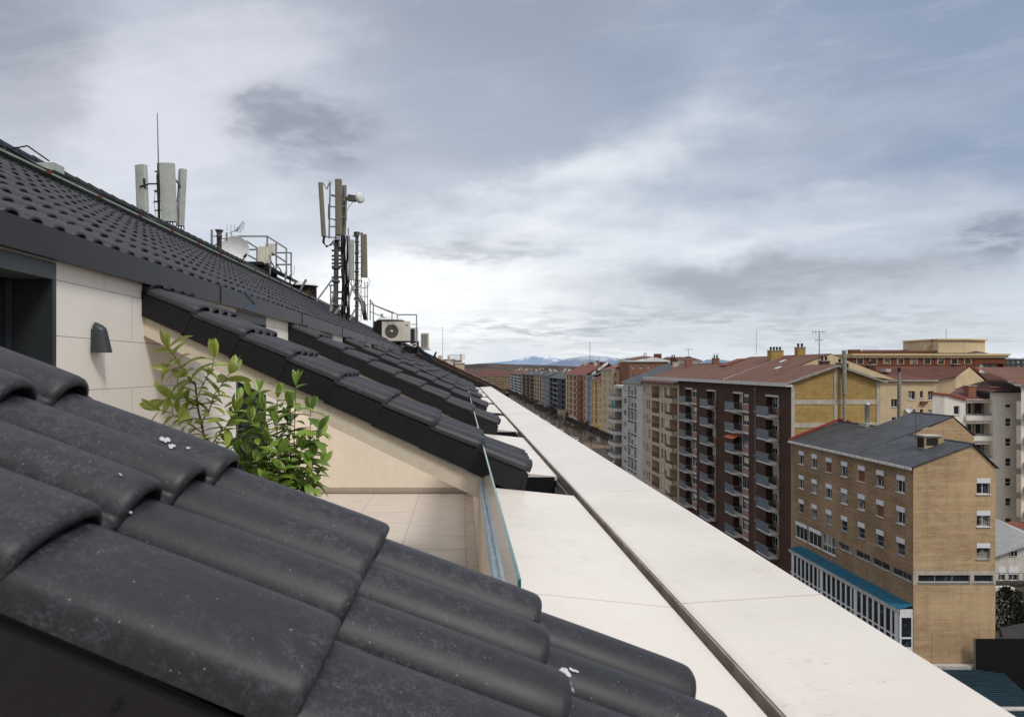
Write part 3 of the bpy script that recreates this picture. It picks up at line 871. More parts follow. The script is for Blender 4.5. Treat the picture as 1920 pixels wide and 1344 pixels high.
# tv aerial
Y=20.9
an=thing('tv_aerial',at(434,480,Y),'small grey television aerial with a folded reflector above the dish','aerial')
m=MB(); m.tube(at(435,480,Y),at(434,438,Y),.018); m.build('pole',[M['galv']],an)
m=MB()
m.tube(at(430,437,Y),at(446,431,Y),.012)
for x,y0,y1 in ((426,420,433),(433,421,438),(440,421,435)): m.tube(at(x,y0,Y),at(x,y1,Y),.008)
for x,y in ((456,415),(457,419),(455,425),(452,431)): m.tube(at(440,434,Y),at(x,y,Y),.010)
m.path([at(456,415,Y),at(458,420,Y),at(456,428,Y),at(450,436,Y),at(444,434,Y)],.008)
m.build('elements',[M['galv']],an)

# round vent with nest
Y=21.5
vn=thing('roof_vent',at(574,560,Y),'dark round roof vent with pale domed cap and a twig nest in its mouth','vent')
m=MB(); c=at(572,575,Y); m.lathe(c,[(.36,0),(.36,.62),(.38,.64)],24,0); m.build('drum',[M['slab']],vn)
m=MB(); m.lathe(c+Vector((0,0,.64)),[(.42,0),(.41,.03),(.33,.09),(.2,.13),(.02,.145)],28,0); m.build('dome_cap',[M['dish']],vn)
m=MB(); Rn=random.Random(5)
for i in range(70):
    cc=at(575+Rn.uniform(-11,11),556+Rn.uniform(-10,9),Y-.40+Rn.uniform(-.06,.03)); dd=Vector((Rn.uniform(-1,1),Rn.uniform(-.3,.3),Rn.uniform(-1,1)))*.12
    m.tube(cc-dd,cc+dd,.007,.005,4)
m.build('nest',[M['nest']],vn)
pp=thing('leaning_beam',at(557,552,20.8),'grey flat steel beam leaning up beside the round vent','beam')
m=MB(); m.bar(at(559,552,20.8),at(574,524,20.8),.11,.05,0); m.build('steel_bar',[M['galv']],pp)

# tall mast group
Y=18.9
tm=thing('antenna_mast',at(632,600,Y),'tallest mast with long grey-brown panel antennas, a round microwave dish and cable bundles','antenna')
m=MB()
m.tube(at(629,603,Y),at(631,450,Y),.075,.065,12)
for y in (470,480,487,494,500,520,548,560): m.tube(at(622,y,Y),at(642,y-.5,Y),.03,.03,6)
for y in (505,530,575,590): m.lathe(at(630,y,Y),[(.1,0),(.12,.03),(.1,.06)],10,0)
m.tube(at(645,600,Y),at(643,440,Y),.04,.04,8)
m.build('pole',[M['rustpole']],tm)
for (x0,y0,x1,y1,w,d,yw,dy,mt) in ((607,443,601,343,.13,.13,.2,0,'radome_dark'),(635,441,634.5,337,.19,.16,.1,-.25,'radome_dark'),(645,441,646,348,.10,.1,.8,.15,'radome_dark'),(616.5,411,617,383,.05,.06,0,.3,'radome_dark')):
    p=MB(); panel(p,at(x0,y0,Y+dy),at(x1,y1,Y+dy),w,d,yw); po=p.build('panel_antenna',[M[mt]],tm)
m=MB()
m.tube(at(649,414,Y),at(649,370,Y),.024,.024,8)
for (a,b_) in (((641,376),(650,376)),((641,387),(650,387)),((641,407),(650,407))): m.tube(at(*a,Y),at(*b_,Y),.018,.018,6)
m.build('side_pipe',[M['galv']],tm); m=MB()
m.tube(at(617,447,Y),at(619,340,Y),.022,.022,8)
for (a,b_) in (((619,387),(632,389)),((619,410),(630,413)),((618,425),(630,425)),((609,444),(632,446)),((606,343),(613,355)),((613,355),(617,344)),((617,344),(621,345)),((621,367),(632,369))):
    m.tube(at(*a,Y),at(*b_,Y),.018,.018,6)
m.bar(at(621,366,Y),at(629,368,Y),.05,.05)
for (a,b_) in (((626,520),(593,565)),((632,560),(619,585)),((648,560),(628,588)),((632,520),(618,588))):
    m.bar(at(*a,Y),at(*b_,Y-.1),.045,.045)
m.tube(at(620,580,Y),at(620,535,Y),.02); m.tube(at(617,535,Y),at(629,535,Y),.02); m.tube(at(620,575,Y),at(630,575,Y),.015)
m.build('bracket',[M['galv']],tm)
m=MB(); Rc=random.Random(9)
for k in range(14):
    x=641+k*1.05; pts=[at(x+Rc.uniform(-1.5,1.5)+ (3*sin(k) if j in(0,) else 0),y,Y+Rc.uniform(-.08,.1)) for j,y in enumerate((442,470,500,530,560,585,602))]
    m.path(pts,.011 if k%3 else .016,5,0)
for k in range(4): m.path([at(606+k,444,Y),at(605+k,455,Y),at(612,461+k,Y),at(621,460-k,Y),at(626,450,Y)],.012,5,0)
for k in range(5): m.tube(at(629+k*2.6,441,Y-.2),at(629+k*2.6,450,Y-.1),.013,.013,5,0); 
for k in range(6): m.path([at(630+k*2,450,Y-.1),at(624+k*3,458,Y),at(636+k,468,Y)],.013,5,0)
m.build('cable_bundle',[M['cable']],tm)
m=MB(); m.lathe(at(670.5,372,Y-.1),[(.10,.0),(.145,.06),(.15,.10),(.14,.135),(.10,.15),(.02,.155)],24,0,axis=(.8,-.6,0)); mo=m.build('microwave_dish',[M['dish']],tm)
m=MB(); m.bar(at(652,371,Y),at(668,373,Y),.14,.16); m.tube(at(648,372,Y),at(656,372,Y),.05,.05,8); m.path([at(662,379,Y),at(656,385,Y),at(650,395,Y)],.008,5); m.build('mounting_box',[M['rustpole']],mo)

Y=18.6
t2=thing('antenna_mast',at(668,605,Y),'shorter mast with two pale panel antennas just right of the tallest mast','antenna')
m=MB(); m.tube(at(669,606,Y),at(669,437,Y),.045,.045,10); m.lathe(at(669,445,Y),[(.05,0),(.085,.1),(.085,.14)],12,0)
for y in (455,476,494,511,527,545,560,575): m.lathe(at(669,y,Y),[(.055,0),(.07,.02),(.055,.04)],10,0)
m.build('pole',[M['rustpole']],t2)
for (x0,y0,x1,y1,w,d,yw,dy,mt) in ((659,525,658,450,.14,.12,-.2,-.1,'radome'),(683.5,520,682,440,.17,.14,.15,-.1,'radome_dark')):
    p=MB(); panel(p,at(x0,y0,Y+dy),at(x1,y1,Y+dy),w,d,yw); p.build('panel_antenna',[M[mt]],t2)
m=MB()
for x in (671.5,677): m.tube(at(x,602,Y),at(x,445,Y),.010,.010,5)
for y in range(460,602,11): m.tube(at(668,y,Y),at(678,y,Y),.009,.009,5)
for x in (684,689): m.tube(at(x,602,Y+.3),at(x,528,Y+.3),.012,.012,5)
for y in (540,556,572,588): m.tube(at(676,y,Y+.3),at(690,y,Y+.3),.010,.010,5)
for (a,b_) in (((661,535),(654,565)),((669,575),(655,600)),((664,560),(672,566)),((662,443),(680,437))): m.bar(at(*a,Y),at(*b_,Y-.1),.04,.04)
m.tube(at(653,445,Y),at(653,428,Y),.018)
m.build('lattice',[M['galv']],t2)
m=MB()
for k in range(7): m.path([at(655+k*4,525,Y),at(657+k*3.4+Rc.uniform(-2,2),534,Y),at(664+Rc.uniform(-5,8),545,Y),at(676+k*1.5,570,Y+.2),at(682+k,600,Y+.2)],.009,5)
m.path([at(690,522,Y),at(694,528,Y),at(691,536,Y),at(684,538,Y)],.006,5)
m.build('cable_bundle',[M['cable']],t2)

# second railing and vents
Y=22.5
r2=thing('roof_railing',at(740,612,Y),'thin galvanised railing zigzagging behind the air conditioner on the roof','railing')
t=MB()
tl([(694,600,0),(694,562,0),(700,570,-.4),(700,612,-.4)],.022,1.3)
tl([(694,569,0),(738,586,0),(746,590,0),(781,590,-.3),(781,650,-.3)],.022,1.3); tl([(700,572,0),(738,588,0)],.018,1.3)
tl([(694,584,0),(722,596,0)],.018,1.3); tl([(770,608,-.3),(783,608,-.3)],.016,1.3); tl([(735,586,0),(735,600,0)],.018,1.3); tl([(745,590,0),(745,600,0)],.018,1.3)
t.build('tubes',[M['galv']],r2)
Y=24.6
v2=thing('roof_vent',at(731,615,Y),'pale domed vent on a black box directly behind the big air conditioner','vent')
m=MB(); a=at(699,602,Y); b=at(757,640,Y); m.box(a.x,b.x-.1,Y,Y+1.0,b.z-.1,a.z,0); m.build('vent_box',[M['slab']],v2)
m=MB(); c=at(732,601,Y+.4); m.lathe(c,[(.50,0),(.49,.03),(.42,.09),(.28,.15),(.02,.17)],28,0); m.lathe(c+Vector((0,0,-.04)),[(.52,0),(.52,.03)],28,1); m.build('dome_cap',[M['dish'],M['slab']],v2)
m=MB(); c=at(716,600,Y+.3); m.lathe(c,[(.05,0),(.05,.2)],12,0); m.lathe(c+Vector((0,0,.22)),[(.09,0),(.02,.04)],12,1); m.build('flue',[M['galv'],M['dish']],v2)
ac_box(None,716,768,603,639,24.0,.33,'big cream air conditioner with a round fan grille near the far eave',True,logo=True)
o,a,b=ac_box(None,769,783,615,646,25.0,.33,'narrow outdoor unit with a dark blue grille right of the big air conditioner',False)
g=MB(); g.box(a.x+.02,a.x+.17,24.985,24.998,b.z+.05,a.z-.03,0)
for k in range(8): g.box(a.x+.02,a.x+.17,24.978,24.984,b.z+.06+k*.065,b.z+.07+k*.065,1)
g.build('coil_grille',[M['navy'],M['rustpole']],o)
o,a,b=ac_box(None,789,804,625,652,27.5,.30,'small outdoor unit with a barred coil facing us, farthest right on the roof',False)
g=MB(); g.box(a.x+.02,b.x-.05,27.485,27.498,b.z+.03,a.z-.03,0)
for k in range(13): g.box(a.x+.02,b.x-.05,27.478,27.484,b.z+.03+k*.04,b.z+.038+k*.04,1)
for k in range(4): g.box(a.x+.02+k*.085,a.x+.026+k*.085,27.474,27.479,b.z+.03,a.z-.03,1)
g.build('coil_grille',[M['rustpole'],M['acwhite']],o)
sb=thing('bracket_frame',at(760,650,24.4),'dark steel support frame under the air conditioners at the far eave','frame')
m=MB(); 
m.bar(at(716,641,24.0),at(783,641,24.0),.05,.05); m.bar(at(745,641,24.0),at(745,665,24.3),.06,.06); m.bar(at(783,641,24.0),at(783,655,24.9),.1,.05)
m.build('frame_bars',[M['slab']],sb); m=MB(); m.prism([at(757,650,24.6),at(784,650,24.6),at(782,664,24.6),at(764,662,24.6)],(0,.4,0),0)
m.build('base_block',[M['slab']],sb); m=MB(); m.prism([at(783,652,27.4),at(806,653,27.4),at(806,656,27.4),at(783,656,27.4)],(0,.35,0),1)
m.build('shelf',[M['slab'],M['radome']],sb)
cb=thing('cable_coil',at(800,668,27),'tangle of blue-black cables lying on the roof beyond the air conditioners','cable')
m=MB(); Rc=random.Random(4)
for k in range(9):
    m.path([at(784+Rc.uniform(0,6),650+k*1.3,27),at(795,664+Rc.uniform(-5,5),26.5),at(806,668+Rc.uniform(-4,6),26),at(818,672+Rc.uniform(-4,5),26)],.035,6)
m.path([at(812,672,26),at(818,660,26)],.04,6)
m.build('cable_run',[M['navy']],cb)

# lifeline with red clamps, junction box, blue wire
sl=thing('safety_line',(-4.75,12,mz(-4.75)),'pale green lifeline rail with red clamps running along the roof below the ridge','safety line')
m=MB(); xl=-4.5
zl=mz(xl)+.085
m.bar((xl,-1.5,zl),(xl,29,zl),.035,.022,0); m.bar((xl-.12,-1.5,zl+.06),(xl-.12,29,zl+.07),.06,.035,1)
pts=[]; Rc=random.Random(2)
for k in range(60): pts.append((xl-.05+Rc.uniform(-.02,.02),-1.5+k*.52,zl+.05+Rc.uniform(-.02,.03)))
m.path(pts,.014,5,1)
m.build('rail',[M['greenline'],M['cable']],sl)
m=MB(); y=4.2
while y<29: m.box(xl+.022,xl+.05,y,y+.05,zl-.03,zl+.006,0); y+=1.05
m.build('clamp',[M['redclamp']],sl)
jb=thing('junction_box',(-4.9,7.95,mz(-4.9)),'small whitish junction box with cables on the lifeline near the left edge','junction box')
m=MB(); c=at(84,316,7.9); m.box(c.x-.13,c.x+.14,7.85,8.05,c.z-.03,c.z+.055,0); m.box(c.x+.0,c.x+.12,7.82,8.0,c.z-.075,c.z-.03,0); m.build('box_body',[M['radome']],jb)
m=MB(); m.path([c,c+Vector((-.25,0,.1)),c+Vector((-.42,-.05,.2)),c+Vector((-.2,0,.26)),c+Vector((.02,.05,.10))],.009,5,0); m.path([c,c+Vector((.15,.3,-.05)),c+Vector((.3,1.0,-.1))],.01,5,0); m.build('cable_loop',[M['cable']],jb)
bw=thing('blue_wire',(XM+.01,6.3,.6),'loose blue wire hanging over the dark eave fascia','wire')
m=MB(); xx=XM+.012
def fz(px,py):
    Yv=-xx*1280/(867-px); return Vector((xx,Yv,-(py-691)/1280*Yv))
m.path([fz(446,543),fz(455,545),fz(463,552),fz(479,570),fz(477,573),fz(466,575),fz(459,580)],.0045,5,0); m.build('wire_run',[M['bluecable']],bw)
# ======================================================== the opposite side
def wall(mb, axis, c, u0, u1, z0, z1, ops, m=0, mrev=1):
    """wall plane with real openings; ops: (u0,u1,z0,z1,depth,mback)"""
    P=(lambda u,z,d: (c+d,u,z)) if axis=='X' else (lambda u,z,d: (u,c+d,z))
    us=sorted(set([u0,u1]+[q for o in ops for q in o[:2] if u0<q<u1])); zs=sorted(set([z0,z1]+[q for o in ops for q in o[2:4] if z0<q<z1]))
    for a,b in zip(us[:-1],us[1:]):
        um=(a+b)/2; run=None
        for e,f in zip(zs[:-1],zs[1:]):
            zm=(e+f)/2
            hole=any(o[0]<um<o[1] and o[2]<zm<o[3] for o in ops)
            if not hole: mb.poly([P(a,e,0),P(b,e,0),P(b,f,0),P(a,f,0)],m)
    for o in ops:
        a,b,e,f,d,mbk=o[:6]
        mb.poly([P(a,e,0),P(a,e,d),P(a,f,d),P(a,f,0)],mrev); mb.poly([P(b,e,0),P(b,e,d),P(b,f,d),P(b,f,0)],mrev)
        mb.poly([P(a,e,0),P(b,e,0),P(b,e,d),P(a,e,d)],mrev); mb.poly([P(a,f,0),P(b,f,0),P(b,f,d),P(a,f,d)],mrev)
        if mbk is not None: mb.poly([P(a,e,d),P(b,e,d),P(b,f,d),P(a,f,d)],mbk)

_wc={}
def _mesh(key, fn, mats):
    if key not in _wc:
        mb=MB(); fn(mb); o=mb.build('tmp',[M[q] for q in mats],None,(0,0,0)); me=o.data; bpy.data.objects.remove(o)
        me.name=key[0]; _wc[key]=me
    return _wc[key]
def place(name, me, parent, loc, rz=0):
    o=bpy.data.objects.new(name,me); _link(o,parent,loc); o.rotation_euler=(0,0,rz); return o
def window(parent, axis, c, u0, u1, z0, z1, frame='framewhite', mull=1, shutter=0, blind=0, blindmat='blind_cream', pane='pane', far=False, transom=False, sill=True, inset=.12, surround=None):
    w=round(u1-u0,2); h=round(z1-z0,2); uc=(u0+u1)/2
    loc=(c,uc,z0) if axis=='X' else (uc,c,z0); rz=-pi/2 if axis=='X' else 0
    def fr(mb, withpane=False):
        t=.055 if not far else .09
        hh=h*(1-shutter); y0=inset; y1=inset+.05
        mb.box(-w/2,-w/2+t,y0,y1,0,hh,0); mb.box(w/2-t,w/2,y0,y1,0,hh,0)
        mb.box(-w/2+t,w/2-t,y0,y1,0,t,0); mb.box(-w/2+t,w/2-t,y0,y1,hh-t,hh,0)
        for k in range(mull):
            x=-w/2+w*(k+1)/(mull+1); mb.box(x-t*.5,x+t*.5,y0-.004,y1,t,hh-t,0)
        if transom: mb.box(-w/2+t,w/2-t,y0-.006,y1,hh*.42,hh*.42+t,0)
        if sill: mb.box(-w/2-.06,w/2+.06,-.09,inset,-.07,-.002,0 if surround is None else 2)
        if surround:
            mb.box(-w/2-.16,-w/2,-.03,.02,-.07,h+.14,2); mb.box(w/2,w/2+.16,-.03,.02,-.07,h+.14,2); mb.box(-w/2,w/2,-.03,.02,h,h+.14,2)
        if withpane: mb.box(-w/2+.01,w/2-.01,inset+.02,inset+.03,.01,hh-.01,1)
    key=('window',w,h,frame,mull,shutter,far,transom,sill,inset,surround,pane if far else '')
    me=_mesh(key,lambda mb: fr(mb,far),[frame,pane]+([surround] if surround else []))
    o=place('window',me,parent,loc,rz)
    if far: return o
    hh=h*(1-shutter)
    pm=_mesh(('pane',w,h,shutter,pane,inset),lambda mb: mb.box(-w/2+.01,w/2-.01,inset+.02,inset+.03,.01,hh-.01,0),[pane])
    p=bpy.data.objects.new('pane',pm); COL.objects.link(p); p.parent=o
    if shutter:
        sm=_mesh(('shutter_box',w,h,shutter,inset),lambda mb: mb.box(-w/2-.01,w/2+.01,-.03,inset+.03,hh,h,0),['shutter'])
        p=bpy.data.objects.new('shutter_box',sm); COL.objects.link(p); p.parent=o
    if blind:
        bm=_mesh(('roller_blind',w,h,shutter,blind,blindmat,inset),lambda mb: mb.box(-w/2+.03,w/2-.03,inset-.03,inset-.01,hh*(1-blind),hh,0),[blindmat])
        p=bpy.data.objects.new('roller_blind',bm); COL.objects.link(p); p.parent=o
    return o

def gable_roof(parent, mt, X0, Xr, X1, y0, y1, ze, zr, zr2=None, th=.14, edge='gutter', name='roof'):
    if zr2 is None: zr2=ze
    mb=MB()
    mb.prism([(X0,y0,ze),(Xr,y0,zr),(Xr,y0,zr-th),(X0,y0,ze-th)],(0,y1-y0,0),0)
    if X1>Xr: mb.prism([(Xr+.001,y0,zr),(X1,y0,zr2),(X1,y0,zr2-th),(Xr+.001,y0,zr-th)],(0,y1-y0,0),0)
    o=mb.build(name,[mt],parent)
    g=MB(); g.box(X0-.10,X0-.002,y0,y1,ze-.26,ze-.04,0)
    y=y0+.6
    while y<y1: g.box(X0-.115,X0-.10,y,y+.05,ze-.27,ze-.03,1); y+=1.3
    g.build('gutter',[M[edge],M['rubber']],o)
    # ridge tiles
    r=MB(); r.tube((Xr,y0,zr),(Xr,y1,zr),.11,.11,6); r.build('ridge_tiles',[mt],o)
    return o

def chimney(parent,x,y,z,w,d,h,mt,pots=3,potm='rubber'):
    mb=MB(); mb.box(x-w/2,x+w/2,y-d/2,y+d/2,z-.8,z+h,0); mb.box(x-w/2-.08,x+w/2+.08,y-d/2-.08,y+d/2+.08,z+h,z+h+.10,1)
    o=mb.build('chimney',[mt,M['conc']],parent)
    if pots:
        p=MB()
        for k in range(pots):
            xx=x-w/2+w*(k+.5)/pots
            p.lathe((xx,y,z+h+.1),[(.16,0),(.14,.25),(.17,.27),(.17,.33),(.12,.42),(.19,.46),(.19,.52)],10,0)
        p.build('chimney_pot',[M[potm]],o)
    return o
def mast(px,py0,py1,Y,label,arms=((0,.5),),r=.03,yagi=True):
    b=at(px,py0,Y); t=at(px,py1,Y)
    o=thing('tv_aerial',tuple(b),label,'aerial'); m=MB(); m.tube(b,t,r,r*.7,6); m.build('pole',[M['rustpole']],o)
    if yagi:
        m=MB()
        h=(t-b).length
        for f,s in arms:
            c=b.lerp(t,1-f*.25); m.tube(c-Vector((s,0,0)),c+Vector((s,.2,0)),r*.5,r*.5,5)
            for k in range(5): q=c+Vector((-s+2*s*k/4,0,0)); m.tube(q-Vector((0,0,.18*s+.1)),q+Vector((0,0,.18*s+.1)),r*.35,r*.35,4)
        m.build('elements',[M['rustpole']],o)
    return o

RB=random.Random(21)
XF=40.3
# ---------------------------------------------------------------- tan brick
tb=thing('brick_building',(XF,61,GZ),'tan brick building with a slate roof, white shutter boxes and a blue lean-to','building')
mb=MB()
cy=[62.77,65.88,68.96,72.05,75.1,78.2,81.2]; rows=[(-11.38,-9.80),(-14.25,-12.68),(-17.13,-15.56)]
ops=[];wins=[]
for i,y in enumerate(cy):
    for j,(a,b) in enumerate(rows):
        ops.append((y-.58,y+.58,a,b,.30,None)); wins.append((y,a,b,j,i))
big=[(79.8,82.5),(76.7,79.4),(73.7,76.4)]
for a,b in big: ops.append((a,b,-20.25,-18.35,.30,None))
rib=[(70.6,73.3),(67.5,70.0),(64.4,67.1),(61.25,64.0)]
for a,b in rib: ops.append((a,b,-19.15,-18.5,.25,None))
wall(mb,'X',XF,61.0,83.6,GZ,-8.85,ops,0,1)
mb.build('street_wall',[M['bk_tan_st'],M['conc']],tb)
g=MB(); gx1=47.62
gops=[(45.95,47.15,a,b,.30,None) for a,b in ((-11.2,-9.8),(-14.1,-12.68),(-17.0,-15.58))]
g2=[(40.72,45.35),(45.7,47.42)]
wall(g,'Y',61.0,XF,gx1,GZ,-18.02,[(a,b,-19.05,-18.42,.25,None) for a,b in g2],0,1) if False else None
wall(g,'Y',61.0,XF,gx1,-18.0,-8.85,gops,0,1)
wall(g,'Y',60.97,XF-.03,gx1+.03,-19.28,-18.0,[(a,b,-19.05,-18.42,.25,None) for a,b in g2],1,1)
wall(g,'Y',61.0,XF,gx1,GZ,-19.28,[],0,1)
g.poly([(XF,61,-8.85),(gx1,61,-8.85),(45.55,61,-6.86)],0)
g.poly([(gx1,61,GZ),(gx1,69.8,GZ),(gx1,69.8,-8.85),(gx1,61,-8.85)],0)
# second gable, stepped back
g.poly([(45.0,69.8,-12),(52.3,69.8,-12),(52.3,69.8,-6.95),(50.15,69.8,-5.02),(45.55,69.8,-6.9),(45.0,69.8,-8)],0)
g.poly([(gx1,69.79,GZ),(52.3,69.79,GZ),(52.3,69.79,-12),(gx1,69.79,-12)],0)
g.poly([(52.3,69.8,GZ),(52.3,83.6,GZ),(52.3,83.6,-7),(52.3,69.8,-6.95)],0)
# slightly paler repaired patch low on the gable
g.box(41.9,45.3,60.975,60.999,-26.8,-23.6,2)
g.build('gable_wall',[M['bk_tan'],M['conc'],mat_brick('pale repointed brick',(.42,.30,.175),(.36,.25,.14),(.30,.22,.14),.5,.17,.02,patch=.25)],tb)
for y,a,b,j,i in wins:
    brown=(j==0 and i in (4,2)) or (j==1 and i==1)
    half=(j==0 and i==1)
    window(tb,'X',XF,y-.58,y+.58,a,b,'framewhite' if j<2 else 'framegrey',1 if j<2 else 0,shutter=.30,blind=1.0 if brown else (.4 if half else 0),blindmat='blind_brown',pane='pane',transom=(j==2),sill=True,inset=.16)
for q,(a,b) in enumerate(((-11.2,-9.8),(-14.1,-12.68),(-17.0,-15.58))):
    window(tb,'Y',61.0,45.95,47.15,a,b,'framewhite' if q<2 else 'framegrey',1 if q<2 else 0,shutter=.30,pane='pane_pale' if q==1 else 'pane_dark',transom=(q==2),inset=.16)
for k,(a,b) in enumerate(big): window(tb,'X',XF,a,b,-20.25,-18.35,'framewhite',2,shutter=.22 if k<2 else 0,pane='pane_dark',inset=.06,sill=True,transom=(k==2))
for a,b in rib: window(tb,'X',XF,a,b,-19.15,-18.5,'framegrey',1,pane='pane_dark',inset=.12,sill=True)
for a,b in g2: window(tb,'Y',60.97,a,b,-19.05,-18.42,'framegrey',2 if b<46 else 0,pane='pane_dark',inset=.12,sill=True)
SL=.385
ro=gable_roof(tb,M['roof_slate'],XF-.35,45.6,47.85,60.85,69.8,-8.8,-6.72,-8.85,th=.09,edge='gutter')
gable_roof(tb,M['roof_slate'],XF-.35,50.2,52.5,69.8,76.3,-8.8,-4.88,-6.8,th=.09)
gable_roof(tb,M['roof_slate'],XF-.35,46.2,50.2,76.3,83.62,-8.8,-6.45,-8.0,th=.09)
mb=MB(); mb.box(XF-.46,XF-.36,60.7,83.6,-9.05,-8.82,0); mb.build('eave_board',[M['white_edge']],tb)
mb=MB(); mb.prism([(XF-.3,83.55,-8.75),(46.1,83.55,-6.35),(46.1,83.55,-6.1),(XF-.3,83.55,-8.5)],(0,.09,0),0); mb.prism([(46.1,83.55,-6.35),(47.6,83.55,-6.6),(47.6,83.55,-6.35),(46.1,83.55,-6.1)],(0,.09,0),0); mb.build('flashing',[M['redflash']],tb)
# roof dormer with louvre and flat cap
mb=MB(); xq,yq=44.2,64.5; zq=-7.15
mb.prism([(43.35,64.0,-7.75),(45.3,64.0,-6.9),(44.9,64.0,-6.35),(43.35,64.0,-6.35)],(0,1.2,0),0)
mb.box(43.2,45.0,63.9,65.35,-6.36,-6.26,1)
do=mb.build('dormer',[M['bk_tan'],M['gutter']],tb)
mb=MB(); mb.box(43.33,43.349,64.15,65.05,-7.45,-6.5,0); mb.box(43.5,44.6,63.98,63.999,-7.2,-6.5,0)
mb.build('louvre',[M['rubber']],do)
# flat skylight upstand & flue
fl=thing('steel_flue',tuple(at(1626,797,78)),'shiny steel flue rising from a white upstand on the slate roof','flue')
mb=MB(); c=at(1626,792,78); mb.lathe(c,[(.26,-.3),(.26,1.9),(.30,1.95),(.30,2.15),(.1,2.3)],16,0); mb.build('pipe',[M['flue']],fl)
mb=MB(); mb.box(c.x-.5,c.x+.9,77.3,78.8,c.z-.6,c.z-.05,0); mb.build('upstand',[M['conc']],fl)
# lean-to
lt=MB(); 
lt.prism([(XF,61.0,-21.1),(XF-1.35,61.0,-21.45),(XF-1.35,61.0,-21.52),(XF,61.0,-21.17)],(0,20.5,0),0)
lt.box(XF-1.38,XF-1.30,61.0,81.5,-21.75,-21.50,2)
y=61.3
while y<81.4: lt.prism([(XF,y,-21.06),(XF-1.35,y,-21.41),(XF-1.35,y,-21.45),(XF,y,-21.1)],(0,.05,0),0); y+=.45
lo=lt.build('lean_to',[M['bluemetal'],M['white_edge'],M['gutter']],tb)
fr=MB(); Xl=XF-1.15
fr.box(Xl-.05,XF,61.05,61.12,-22.25,-21.5,0); fr.box(Xl-.05,Xl+.12,61.05,61.12,GZ,-22.25,0); fr.box(XF-.14,XF,61.05,61.12,GZ,-22.25,0)
fr.box(Xl+.12,XF-.14,61.05,61.12,-24.15,-24.0,0); fr.box(Xl+.12,XF-.14,61.05,61.12,GZ,-24.9,0)
fr.box(Xl-.05,Xl,61.0,81.4,-21.95,-21.6,0); fr.box(Xl-.05,Xl,61.0,81.4,-24.2,-24.05,0); fr.box(Xl-.05,Xl,61.0,81.4,-25.3,-25.0,0)
y=61.2; k=0
while y<81.3:
    fr.box(Xl-.07,Xl+.02,y,y+(.26 if k%7 else .55),GZ,-21.7,0)
    y+=.92; k+=1
fr.build('glazing_frame',[M['framewhite']],lo)
fr=MB(); fr.box(Xl-.02,Xl-.01,61.1,81.3,-25.2,-21.8,0); fr.box(Xl+.12,XF-.14,61.09,61.10,-24.9,-22.25,0); fr.build('pane',[M['pane_dark']],lo)
mast(1717,822,772,62.8,'thin pole aerial standing by the dormer of the slate roof',arms=((0,.25),),r=.04,yagi=False)

# ----------------------------------------------------------- brown balcony block
bb=thing('apartment_building',(XF,83.7,GZ),'dark brown brick block with four columns of blue-grey balconies and a yellow gable','building')
mb=MB(); gy=MB()
cols=[(87.2,90.8,0,None),(98.3,101.7,1,96.1),(108.8,112.5,0,None),(119.7,123.3,1,117.4)]
ops=[];W=[]
for y0,y1,kind,yw in cols:
    for k in range(8):
        zf=-5.95-3*k
        if zf<GZ+2: continue
        ops.append((y0-.25,y1-.1,zf,zf+2.55,.95,2))
        if kind: ops.append((yw,y0-.45,zf+.95,zf+2.35,.25,None))
        W.append((y0,y1,zf,kind,yw,k))
wall(mb,'X',XF,83.7,127.0,GZ,-1.95,ops,0,1)
mb.poly([(XF,127,GZ),(52,127,GZ),(52,127,-1.95),(XF,127,-1.95)],0)
mb.build('street_wall',[M['bk_brown'],M['bk_brown'],M['recess']],bb)
